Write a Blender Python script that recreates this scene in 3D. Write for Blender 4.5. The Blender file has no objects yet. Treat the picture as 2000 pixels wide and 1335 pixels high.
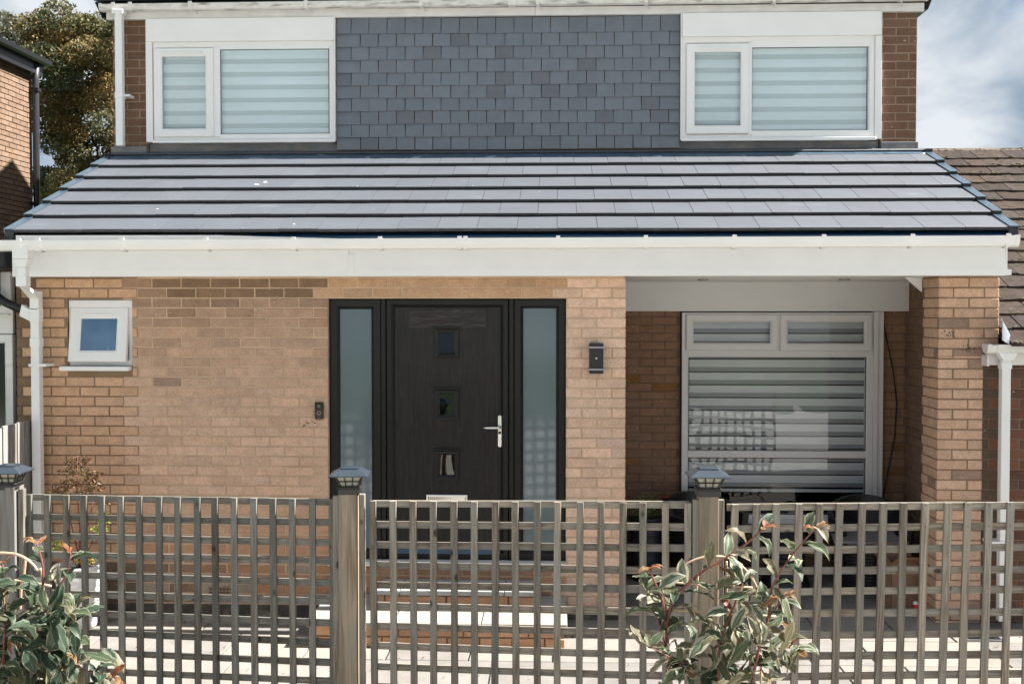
import bpy, math, random
from mathutils import Vector, Matrix, noise as mnoise
R = math.radians
random.seed(7)
S = bpy.context.scene

# ---------------------------------------------------------------- camera
H = 2.33
cam = bpy.data.objects.new('camera', bpy.data.cameras.new('camera'))
S.collection.objects.link(cam)
cam.location = (0, 0, H)
cam.rotation_euler = (R(90 - 1.627), 0, R(2.29))
cam.data.sensor_width = 36
cam.data.lens = 36 * 1.1
cam.data.clip_end = 2000
cam.data.clip_start = 0.05
S.camera = cam

# ---------------------------------------------------------------- sun and sky
SUN_EL, SUN_BACK = 49, 1.5
sd = Vector((math.cos(R(SUN_EL)) * math.cos(R(SUN_BACK)), math.cos(R(SUN_EL)) * math.sin(R(SUN_BACK)), math.sin(R(SUN_EL))))
sun = bpy.data.objects.new('sun', bpy.data.lights.new('sun', 'SUN'))
S.collection.objects.link(sun)
sun.rotation_euler = sd.to_track_quat('Z', 'Y').to_euler()
sun.data.energy = 4.6
sun.data.angle = R(0.55)
sun.data.color = (1, 0.965, 0.915)

W = bpy.data.worlds.new('World'); S.world = W; W.use_nodes = True
nt = W.node_tree; nt.nodes.clear()
def N(nt, t, **k):
    n = nt.nodes.new(t)
    for a, v in k.items():
        if a.startswith('i_'):
            key = a[2:].replace('_', ' ')
            n.inputs[int(key) if key.isdigit() else key].default_value = v
        else:
            setattr(n, a, v)
    return n
sky = N(nt, 'ShaderNodeTexSky', sky_type='NISHITA', sun_disc=False)
sky.sun_elevation = R(SUN_EL); sky.sun_rotation = R(90 - SUN_BACK)
sky.dust_density = 1.5; sky.ozone_density = 1.5
geo = N(nt, 'ShaderNodeTexCoord')
sep = N(nt, 'ShaderNodeSeparateXYZ'); nt.links.new(geo.outputs['Generated'], sep.inputs[0])
ad = N(nt, 'ShaderNodeMath', operation='ADD', i_1=0.22); nt.links.new(sep.outputs[2], ad.inputs[0])
mx = N(nt, 'ShaderNodeMath', operation='MAXIMUM', i_1=0.06); nt.links.new(ad.outputs[0], mx.inputs[0])
dx = N(nt, 'ShaderNodeMath', operation='DIVIDE'); nt.links.new(sep.outputs[0], dx.inputs[0]); nt.links.new(mx.outputs[0], dx.inputs[1])
dy = N(nt, 'ShaderNodeMath', operation='DIVIDE'); nt.links.new(sep.outputs[1], dy.inputs[0]); nt.links.new(mx.outputs[0], dy.inputs[1])
cb = N(nt, 'ShaderNodeCombineXYZ'); nt.links.new(dx.outputs[0], cb.inputs[0]); nt.links.new(dy.outputs[0], cb.inputs[1])
n1 = N(nt, 'ShaderNodeTexNoise'); n1.inputs['Scale'].default_value = 3.0; n1.inputs['Detail'].default_value = 9; n1.inputs['Roughness'].default_value = 0.52; n1.inputs['Distortion'].default_value = 0.25
mps = N(nt, 'ShaderNodeMapping'); mps.inputs['Scale'].default_value = (1, 1, 1.5); mps.inputs['Location'].default_value = (.35, .2, .1); nt.links.new(geo.outputs['Generated'], mps.inputs[0])
nt.links.new(mps.outputs[0], n1.inputs['Vector'])
r1 = N(nt, 'ShaderNodeValToRGB'); r1.color_ramp.elements[0].position = 0.28; r1.color_ramp.elements[1].position = 0.46
nt.links.new(n1.outputs[0], r1.inputs[0])
mpc = N(nt, 'ShaderNodeMapping'); mpc.inputs['Location'].default_value = (1.3, 5.2, 2.2); nt.links.new(mps.outputs[0], mpc.inputs[0])
n2 = N(nt, 'ShaderNodeTexNoise'); n2.inputs['Scale'].default_value = 8.0; n2.inputs['Distortion'].default_value = .3; n2.inputs['Detail'].default_value = 10; n2.inputs['Roughness'].default_value = 0.5
nt.links.new(mpc.outputs[0], n2.inputs['Vector'])
r2 = N(nt, 'ShaderNodeValToRGB'); r2.color_ramp.elements[0].position = 0.39; r2.color_ramp.elements[1].position = 0.61
r2.color_ramp.elements[0].color = (1.7, 2.2, 2.8, 1); r2.color_ramp.elements[1].color = (4.3, 4.55, 4.8, 1)
nt.links.new(n2.outputs[0], r2.inputs[0])
mix = N(nt, 'ShaderNodeMix', data_type='RGBA')
nt.links.new(r1.outputs[0], mix.inputs[0]); nt.links.new(sky.outputs[0], mix.inputs[6]); nt.links.new(r2.outputs[0], mix.inputs[7])
bg = N(nt, 'ShaderNodeBackground'); bg.inputs[1].default_value = 0.05
nt.links.new(mix.outputs[2], bg.inputs[0])
wo = N(nt, 'ShaderNodeOutputWorld'); nt.links.new(bg.outputs[0], wo.inputs[0])

S.view_settings.view_transform = 'Standard'; S.view_settings.look = 'None'
S.view_settings.exposure = 1.92; S.view_settings.gamma = 1; S.view_settings.use_curve_mapping = False
S.render.engine = 'CYCLES'
S.cycles.max_bounces = 10; S.cycles.diffuse_bounces = 5; S.cycles.transparent_max_bounces = 16
S.render.resolution_x = 1024; S.render.resolution_y = 683

# ---------------------------------------------------------------- materials
def tex_coord(nt, kind, scale):
    if kind == 'world':
        g = N(nt, 'ShaderNodeNewGeometry'); src = g.outputs['Position']
    else:
        g = N(nt, 'ShaderNodeTexCoord'); src = g.outputs['Object']
        oi = N(nt, 'ShaderNodeObjectInfo')
        m = N(nt, 'ShaderNodeVectorMath', operation='MULTIPLY_ADD')
        cm = N(nt, 'ShaderNodeCombineXYZ')
        for i in range(3): nt.links.new(oi.outputs['Random'], cm.inputs[i])
        m.inputs[1].default_value = (37, 53, 29)
        nt.links.new(cm.outputs[0], m.inputs[0]); nt.links.new(src, m.inputs[2]); src = m.outputs[0]
    mp = N(nt, 'ShaderNodeMapping'); mp.inputs['Scale'].default_value = scale if isinstance(scale, tuple) else (scale,) * 3
    nt.links.new(src, mp.inputs[0])
    return mp.outputs[0]

def mat(name, col=(.5, .5, .5), rough=.6, metal=0, spec=.5, var=.12, vs=8., det=4, bump=0., bs=60., coord='world', source=None,
        col2=None, mixs=3., mixpos=(.45, .6), fine=0., fs=150., emit=None, rvar=0.):
    m = bpy.data.materials.new(name); m.use_nodes = True
    nt = m.node_tree; b = nt.nodes['Principled BSDF']; L = nt.links.new
    b.inputs['Roughness'].default_value = rough; b.inputs['Metallic'].default_value = metal
    b.inputs['Specular IOR Level'].default_value = spec
    if source == 'object':
        o = N(nt, 'ShaderNodeObjectInfo'); c = o.outputs['Color']
    elif source == 'attr':
        o = N(nt, 'ShaderNodeAttribute'); o.attribute_name = 'col'; c = o.outputs['Color']
    else:
        o = N(nt, 'ShaderNodeRGB'); o.outputs[0].default_value = (*col, 1); c = o.outputs[0]
    if col2:
        n = N(nt, 'ShaderNodeTexNoise'); n.inputs['Detail'].default_value = 6; n.inputs['Scale'].default_value = 1
        L(tex_coord(nt, coord, mixs), n.inputs['Vector'])
        r = N(nt, 'ShaderNodeMapRange'); r.inputs[1].default_value = mixpos[0]; r.inputs[2].default_value = mixpos[1]
        L(n.outputs[0], r.inputs[0])
        x = N(nt, 'ShaderNodeMix', data_type='RGBA'); x.inputs[7].default_value = (*col2, 1)
        L(r.outputs[0], x.inputs[0]); L(c, x.inputs[6]); c = x.outputs[2]
    def mulnoise(c, sc, amp, det):
        n = N(nt, 'ShaderNodeTexNoise'); n.inputs['Detail'].default_value = det; n.inputs['Scale'].default_value = 1
        L(tex_coord(nt, coord, sc), n.inputs['Vector'])
        r = N(nt, 'ShaderNodeMapRange'); r.inputs[1].default_value = .3; r.inputs[2].default_value = .7
        r.inputs[3].default_value = 1 - amp; r.inputs[4].default_value = 1 + amp
        L(n.outputs[0], r.inputs[0])
        x = N(nt, 'ShaderNodeVectorMath', operation='SCALE'); L(c, x.inputs[0]); L(r.outputs[0], x.inputs[3])
        return x.outputs[0]
    if var: c = mulnoise(c, vs, var, det)
    if fine: c = mulnoise(c, fs, fine, 3)
    L(c, b.inputs['Base Color'])
    if rvar:
        n = N(nt, 'ShaderNodeTexNoise'); n.inputs['Scale'].default_value = 1; n.inputs['Detail'].default_value = 5
        L(tex_coord(nt, coord, vs), n.inputs['Vector'])
        r = N(nt, 'ShaderNodeMapRange'); r.inputs[3].default_value = rough - rvar; r.inputs[4].default_value = rough + rvar
        L(n.outputs[0], r.inputs[0]); L(r.outputs[0], b.inputs['Roughness'])
    if bump:
        n = N(nt, 'ShaderNodeTexNoise'); n.inputs['Detail'].default_value = 6; n.inputs['Scale'].default_value = 1; n.inputs['Roughness'].default_value = .65
        L(tex_coord(nt, coord, bs), n.inputs['Vector'])
        u = N(nt, 'ShaderNodeBump'); u.inputs['Strength'].default_value = 1; u.inputs['Distance'].default_value = bump
        L(n.outputs[0], u.inputs['Height']); L(u.outputs[0], b.inputs['Normal'])
    return m

def glass_mat(name, tint=(.86, .93, .93), refl=1.6, rough=0.0, wobble=0.0, gcol=(1, 1, 1)):
    m = bpy.data.materials.new(name); m.use_nodes = True
    nt = m.node_tree; nt.nodes.clear(); L = nt.links.new
    t = N(nt, 'ShaderNodeBsdfTransparent'); t.inputs[0].default_value = (*tint, 1)
    g = N(nt, 'ShaderNodeBsdfGlossy'); g.inputs['Roughness'].default_value = rough; g.inputs['Color'].default_value = (*gcol, 1)
    f = N(nt, 'ShaderNodeFresnel'); f.inputs[0].default_value = 1.5
    k = N(nt, 'ShaderNodeMath', operation='MULTIPLY', i_1=refl, use_clamp=True)
    L(f.outputs[0], k.inputs[0])
    x = N(nt, 'ShaderNodeMixShader'); L(k.outputs[0], x.inputs[0]); L(t.outputs[0], x.inputs[1]); L(g.outputs[0], x.inputs[2])
    if wobble:
        n = N(nt, 'ShaderNodeTexNoise'); n.inputs['Scale'].default_value = 1; n.inputs['Detail'].default_value = 1
        L(tex_coord(nt, 'world', 2.2), n.inputs['Vector'])
        u = N(nt, 'ShaderNodeBump'); u.inputs['Distance'].default_value = wobble
        L(n.outputs[0], u.inputs['Height']); L(u.outputs[0], g.inputs['Normal'])
    o = N(nt, 'ShaderNodeOutputMaterial'); L(x.outputs[0], o.inputs[0])
    return m

def wood_mat(name, base, dark, pale, knots=True, sc=1.0, green=0.15):
    m = bpy.data.materials.new(name); m.use_nodes = True
    nt = m.node_tree; b = nt.nodes['Principled BSDF']; L = nt.links.new
    b.inputs['Roughness'].default_value = .8; b.inputs['Specular IOR Level'].default_value = .25
    v = tex_coord(nt, 'object', (30 * sc, 30 * sc, 1.6 * sc))
    n0 = N(nt, 'ShaderNodeTexNoise'); n0.inputs['Scale'].default_value = 1; n0.inputs['Detail'].default_value = 3; n0.inputs['Distortion'].default_value = .6
    L(v, n0.inputs['Vector'])
    w = N(nt, 'ShaderNodeMath', operation='MULTIPLY', i_1=26); L(n0.outputs[0], w.inputs[0])
    s = N(nt, 'ShaderNodeMath', operation='SINE'); L(w.outputs[0], s.inputs[0])
    n2 = N(nt, 'ShaderNodeTexNoise'); n2.inputs['Scale'].default_value = 1; n2.inputs['Detail'].default_value = 6
    L(tex_coord(nt, 'object', (220, 220, 6)), n2.inputs['Vector'])
    r = N(nt, 'ShaderNodeMapRange'); r.inputs[1].default_value = -1; r.inputs[2].default_value = 1; r.inputs[3].default_value = 0.0; r.inputs[4].default_value = 1.25
    L(s.outputs[0], r.inputs[0])
    a = N(nt, 'ShaderNodeMath', operation='MULTIPLY'); L(r.outputs[0], a.inputs[0]); L(n2.outputs[0], a.inputs[1])
    x = N(nt, 'ShaderNodeMix', data_type='RGBA'); x.inputs[6].default_value = (*base, 1); x.inputs[7].default_value = (*dark, 1)
    L(a.outputs[0], x.inputs[0])
    n3 = N(nt, 'ShaderNodeTexNoise'); n3.inputs['Scale'].default_value = 1; n3.inputs['Detail'].default_value = 4
    L(tex_coord(nt, 'object', (9, 9, 2.2)), n3.inputs['Vector'])
    r3 = N(nt, 'ShaderNodeMapRange'); r3.inputs[1].default_value = .35; r3.inputs[2].default_value = .68; r3.inputs[4].default_value = .75
    L(n3.outputs[0], r3.inputs[0])
    y = N(nt, 'ShaderNodeMix', data_type='RGBA'); y.inputs[7].default_value = (*pale, 1)
    L(r3.outputs[0], y.inputs[0]); L(x.outputs[2], y.inputs[6]); c = y.outputs[2]
    if knots:
        vo = N(nt, 'ShaderNodeTexVoronoi'); vo.inputs['Scale'].default_value = 1
        L(tex_coord(nt, 'object', (7, 7, 4.5)), vo.inputs['Vector'])
        rk = N(nt, 'ShaderNodeMapRange'); rk.inputs[1].default_value = .07; rk.inputs[2].default_value = .13; rk.inputs[3].default_value = .85; rk.inputs[4].default_value = 0
        L(vo.outputs['Distance'], rk.inputs[0])
        z = N(nt, 'ShaderNodeMix', data_type='RGBA'); z.inputs[7].default_value = (.035, .022, .014, 1)
        L(rk.outputs[0], z.inputs[0]); L(c, z.inputs[6]); c = z.outputs[2]
    oi = N(nt, 'ShaderNodeObjectInfo')
    rr = N(nt, 'ShaderNodeMapRange'); rr.inputs[3].default_value = .70; rr.inputs[4].default_value = 1.28; L(oi.outputs['Random'], rr.inputs[0])
    sc_ = N(nt, 'ShaderNodeVectorMath', operation='SCALE'); L(c, sc_.inputs[0]); L(rr.outputs[0], sc_.inputs[3])
    L(sc_.outputs[0], b.inputs['Base Color'])
    u = N(nt, 'ShaderNodeBump'); u.inputs['Distance'].default_value = .0012; L(a.outputs[0], u.inputs['Height']); L(u.outputs[0], b.inputs['Normal'])
    return m

def leaf_mat(name, green, cream, blush, edge=.62):
    m = bpy.data.materials.new(name); m.use_nodes = True
    nt = m.node_tree; b = nt.nodes['Principled BSDF']; L = nt.links.new
    uv = N(nt, 'ShaderNodeUVMap'); sp = N(nt, 'ShaderNodeSeparateXYZ'); L(uv.outputs[0], sp.inputs[0])
    ab = N(nt, 'ShaderNodeMath', operation='ABSOLUTE'); L(sp.outputs[0], ab.inputs[0])
    n = N(nt, 'ShaderNodeTexNoise'); n.inputs['Scale'].default_value = 1; n.inputs['Detail'].default_value = 4
    L(tex_coord(nt, 'object', 28), n.inputs['Vector'])
    a = N(nt, 'ShaderNodeMath', operation='MULTIPLY_ADD', i_1=1.1); L(n.outputs[0], a.inputs[0]); L(ab.outputs[0], a.inputs[2])
    r = N(nt, 'ShaderNodeMapRange'); r.inputs[1].default_value = edge + .52; r.inputs[2].default_value = edge + .60; L(a.outputs[0], r.inputs[0])
    x = N(nt, 'ShaderNodeMix', data_type='RGBA'); x.inputs[6].default_value = (*green, 1); x.inputs[7].default_value = (*cream, 1); L(r.outputs[0], x.inputs[0])
    oi = N(nt, 'ShaderNodeObjectInfo')
    rb = N(nt, 'ShaderNodeMapRange'); rb.inputs[1].default_value = .35; rb.inputs[2].default_value = 1.; rb.inputs[4].default_value = .5; L(oi.outputs['Random'], rb.inputs[0])
    y = N(nt, 'ShaderNodeMix', data_type='RGBA'); y.inputs[7].default_value = (*blush, 1); L(rb.outputs[0], y.inputs[0]); L(x.outputs[2], y.inputs[6])
    # midrib
    mr = N(nt, 'ShaderNodeMapRange'); mr.inputs[1].default_value = .03; mr.inputs[2].default_value = .09; mr.inputs[3].default_value = .5; mr.inputs[4].default_value = 0; L(ab.outputs[0], mr.inputs[0])
    z = N(nt, 'ShaderNodeMix', data_type='RGBA'); z.inputs[7].default_value = (*cream, 1); L(mr.outputs[0], z.inputs[0]); L(y.outputs[2], z.inputs[6])
    L(z.outputs[2], b.inputs['Base Color']); b.inputs['Roughness'].default_value = .5; b.inputs['Specular IOR Level'].default_value = .35
    t = N(nt, 'ShaderNodeBsdfTranslucent'); L(z.outputs[2], t.inputs[0])
    ms = N(nt, 'ShaderNodeMixShader'); ms.inputs[0].default_value = .42
    L(b.outputs[0], ms.inputs[1]); L(t.outputs[0], ms.inputs[2]); L(ms.outputs[0], nt.nodes['Material Output'].inputs[0])
    return m

M = {}
M['brick'] = mat('brick_face', source='object', rough=.88, spec=.2, var=.10, vs=14, fine=.18, fs=130, bump=.003, bs=100, col2=(.60, .50, .42), mixs=38, mixpos=(.68, .76))
M['brick_s'] = mat('brick_face_joined', source='attr', rough=.88, spec=.2, var=.10, vs=14, fine=.18, fs=130, bump=.003, bs=100, col2=(.60, .50, .42), mixs=38, mixpos=(.68, .76))
M['mortar_pale'] = mat('pale_mortar', (.54, .385, .26), .95, var=.14, vs=5, bump=.003, bs=120, fine=.08)
M['mortar_tan'] = mat('tan_mortar', (.24, .16, .10), .95, var=.12, vs=6, bump=.003, bs=120, fine=.08)
M['mortar_dark'] = mat('brown_mortar', (.20, .13, .09), .95, var=.15, vs=6, bump=.003, bs=120, fine=.08)
M['side_brick'] = mat('side_brickwork', (.3, .18, .12), .9, var=.2, vs=9)
M['upvc'] = mat('white_upvc', (.80, .79, .78), .32, spec=.45, var=.025, vs=3)
M['upvc_fascia'] = mat('fascia_board', (.79, .785, .775), .38, spec=.45, var=.03, vs=4, col2=(.66, .64, .60), mixs=(5, 5, 1.2), mixpos=(.70, .95))
M['upvc_old'] = mat('weathered_white_upvc', (.70, .68, .66), .45, spec=.4, var=.08, vs=7, col2=(.54, .51, .46), mixs=(2.2, 2.2, 20), mixpos=(.56, .85))
M['gutter_dirty'] = mat('dirty_white_gutter', (.68, .66, .63), .5, spec=.4, var=.1, vs=14, col2=(.22, .20, .17), mixs=(7, 30, 30), mixpos=(.5, .74))
M['black_upvc'] = mat('black_frame', (.0065, .006, .0058), .38, spec=.35, var=.1, vs=5)
M['black_pipe'] = mat('black_pipe', (.012, .012, .014), .4, spec=.4, var=.1)
M['slate'] = mat('grey_hanging_tile', source='object', rough=.62, spec=.4, var=.07, vs=9, fine=.05, fs=200, bump=.0012, bs=90)
M['roof_tile'] = mat('grey_concrete_tile', source='object', rough=.58, spec=.5, var=.05, vs=5, fine=.07, fs=260, bump=.0008, bs=200, col2=(.15, .17, .19), mixs=(2, 5, 5), mixpos=(.66, .86))
M['tile_edge'] = mat('shade_toned_tile_edge', (.022, .024, .029), .7, var=.3, vs=30)  # edge coloured dark to stand for its unlit side and shadow
M['verge'] = mat('dark_verge_plastic', (.05, .075, .10), .35, var=.12, vs=8)
M['old_tile'] = mat('old_brown_tile', source='object', rough=.95, spec=.15, var=.22, vs=18, fine=.2, fs=90, bump=.008, bs=45, col2=(.035, .03, .02), mixs=14, mixpos=(.52, .62))
M['lead'] = mat('lead_flashing', (.15, .155, .165), .55, metal=.1, var=.2, vs=9, col2=(.22, .19, .175), mixs=(4, 6, 14), mixpos=(.48, .66), bump=.004, bs=14)
M['lead_blue'] = mat('blue_apron_flashing', (.055, .095, .14), .38, metal=.1, var=.2, vs=10, col2=(.25, .36, .45), mixs=(8, 8, 20), mixpos=(.63, .70), bump=.004, bs=20)
M['lead_bright'] = mat('shiny_lead', (.42, .46, .50), .35, metal=.7, var=.2, vs=16, bump=.01, bs=25)
M['membrane'] = mat('blue_roofing_membrane', (.012, .06, .13), .5, var=.1)
M['glass'] = glass_mat('window_glass', (.96, .985, .985), 1.15, wobble=.0028)
M['bath_glass'] = glass_mat('small_window_glass', (.5, .68, .85), 7.0, gcol=(.45, .72, 1))  # blue tint and boosted mirror put the sky's blue into the glass
M['glass_dark'] = glass_mat('door_light_glass', (.25, .27, .26), 1.3, .01, wobble=.006)
M['frost'] = mat('frosted_glass', (.125, .165, .18), .07, spec=.7, var=.05, vs=1.5)
M['blind'] = mat('blind_fabric', (.85, .93, .97), .8, var=.03, vs=4)
M['blind_grey'] = mat('blind_fabric_grey', (.70, .70, .695), .8, var=.05, vs=4)
M['interior'] = mat('dark_interior', (.035, .035, .036), .9, var=.1)
M['chrome'] = mat('chrome', (.75, .75, .73), .16, metal=1, var=.02)
M['steel'] = mat('brushed_steel', (.38, .38, .42), .4, metal=.8, var=.05)
M['lamp_black'] = mat('lamp_black', (.012, .013, .018), .35, var=.05)
M['cap_blue'] = mat('solar_cap_plastic', (.026, .036, .048), .38, var=.12, vs=20)
M['solar'] = mat('solar_cell', (.03, .042, .058), .12, var=.1, vs=30)
M['cap_black'] = mat('lantern_black_plastic', (.018, .017, .016), .45, var=.2, vs=40)
M['cap_glass'] = mat('lantern_panes', (.42, .40, .33), .3, var=.15, vs=60)
M['trellis'] = wood_mat('weathered_trellis_wood', (.29, .245, .19), (.07, .05, .032), (.225, .22, .195))
M['trellis_grey'] = wood_mat('weathered_trellis_wood_grey', (.20, .18, .15), (.05, .04, .03), (.155, .16, .145))
M['post'] = wood_mat('post_wood', (.32, .245, .165), (.09, .06, .035), (.20, .185, .155), sc=.6)
M['post_grey'] = wood_mat('post_wood_grey', (.20, .185, .165), (.09, .075, .06), (.15, .15, .145), sc=.6)
M['board'] = wood_mat('grey_boards', (.26, .245, .22), (.12, .10, .085), (.33, .31, .29))
M['slab'] = mat('buff_sandstone', source='object', rough=.85, spec=.25, var=.14, vs=3.5, fine=.08, fs=60, col2=(.17, .16, .14), mixs=5, mixpos=(.60, .80), bump=.003, bs=14)
M['slab_dark'] = mat('grey_step_slab', source='object', rough=.6, spec=.4, var=.08, vs=6, fine=.05, fs=90)
M['joint'] = mat('dark_joint', (.07, .065, .06), .95, var=.15)
M['grass'] = mat('grass', (.05, .085, .025), .95, var=.35, vs=3, fine=.3, fs=50, bump=.02, bs=30)
M['soil'] = mat('soil', (.05, .036, .025), .95, var=.3, vs=9, bump=.02, bs=30)
M['render_base'] = mat('dark_base_render', (.09, .075, .06), .95, var=.35, vs=9, bump=.008, bs=30, col2=(.26, .22, .18), mixs=6, mixpos=(.55, .7))
M['stem'] = mat('red_brown_stem', (.16, .05, .035), .6, var=.2, vs=30)
M['cane'] = mat('bamboo_cane', (.50, .34, .22), .5, var=.15, vs=20)
M['bark'] = mat('bark', (.05, .042, .032), .95, var=.3, vs=12, bump=.01, bs=30)
M['white_pot'] = mat('white_pot', (.66, .66, .66), .5, var=.05)
M['dark_pot'] = mat('charcoal_pot', (.035, .038, .045), .5, var=.1)
M['terracotta'] = mat('terracotta', (.22, .08, .05), .8, var=.15)
M['wicker'] = mat('black_wicker', (.014, .014, .016), .45, var=.2, vs=60)
M['cushion'] = mat('grey_cushion', (.19, .185, .20), .9, var=.08, fine=.1)
M['card'] = mat('brown_cardboard', (.30, .19, .12), .85, var=.08)
M['red'] = mat('red_label', (.5, .03, .02), .5, var=.05)
M['cable'] = mat('black_cable', (.01, .01, .01), .5, var=0)
M['bell_brown'] = mat('doorbell_bronze', (.055, .026, .018), .35, metal=.3, var=.05)
M['bell_black'] = mat('doorbell_gloss', (.01, .01, .011), .12, var=0)
M['bell_ring'] = mat('doorbell_ring', (.35, .33, .32), .3, metal=.5, var=0)
M['leafA'] = leaf_mat('variegated_leaf', (.075, .105, .055), (.30, .29, .20), (.24, .15, .09), .82)
M['leafB'] = leaf_mat('mostly_cream_leaf', (.09, .13, .08), (.42, .40, .30), (.34, .25, .18), .50)
M['leafC'] = leaf_mat('red_new_leaf', (.16, .10, .045), (.34, .19, .09), (.36, .05, .03), .62)
M['leafD'] = leaf_mat('dark_green_leaf', (.028, .055, .030), (.20, .22, .16), (.07, .10, .06), .78)  # darkened leaf tone, puts shade into the left shrub

def door_mat(name, k):
    m = bpy.data.materials.new(name); m.use_nodes = True
    nt = m.node_tree; b = nt.nodes['Principled BSDF']; L = nt.links.new
    b.inputs['Roughness'].default_value = .42; b.inputs['Specular IOR Level'].default_value = .35
    n = N(nt, 'ShaderNodeTexNoise'); n.inputs['Scale'].default_value = 1; n.inputs['Detail'].default_value = 7; n.inputs['Distortion'].default_value = 1.2
    sc = (70, 20, 4) if k == 0 else (7, 20, 60)
    L(tex_coord(nt, 'world', sc), n.inputs['Vector'])
    r = N(nt, 'ShaderNodeValToRGB'); r.color_ramp.elements[0].position = .42; r.color_ramp.elements[1].position = .68
    a, c = ((.0075, .0065, .006), (.020, .016, .014)) if k == 0 else ((.012, .010, .0105), (.045, .036, .034))
    r.color_ramp.elements[0].color = (*a, 1); r.color_ramp.elements[1].color = (*c, 1)
    L(n.outputs[0], r.inputs[0]); L(r.outputs[0], b.inputs['Base Color'])
    u = N(nt, 'ShaderNodeBump'); u.inputs['Distance'].default_value = .0015; L(n.outputs[0], u.inputs['Height']); L(u.outputs[0], b.inputs['Normal'])
    return m
M['door'] = door_mat('black_woodgrain', 0)
M['door_band'] = door_mat('black_woodgrain_band', 1)

# sheer blind fabric
m = bpy.data.materials.new('blind_sheer'); m.use_nodes = True; nt = m.node_tree
x = N(nt, 'ShaderNodeMixShader'); x.inputs[0].default_value = .93
t = N(nt, 'ShaderNodeBsdfTransparent'); b = nt.nodes['Principled BSDF']; b.inputs['Base Color'].default_value = (.69, .77, .80, 1); b.inputs['Roughness'].default_value = .9
nt.links.new(t.outputs[0], x.inputs[1]); nt.links.new(b.outputs[0], x.inputs[2]); nt.links.new(x.outputs[0], nt.nodes['Material Output'].inputs[0])
M['sheer'] = m
m2_ = m.copy(); m2_.node_tree.nodes['Principled BSDF'].inputs['Base Color'].default_value = (.36, .365, .37, 1); M['sheer_grey'] = m2_

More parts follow.
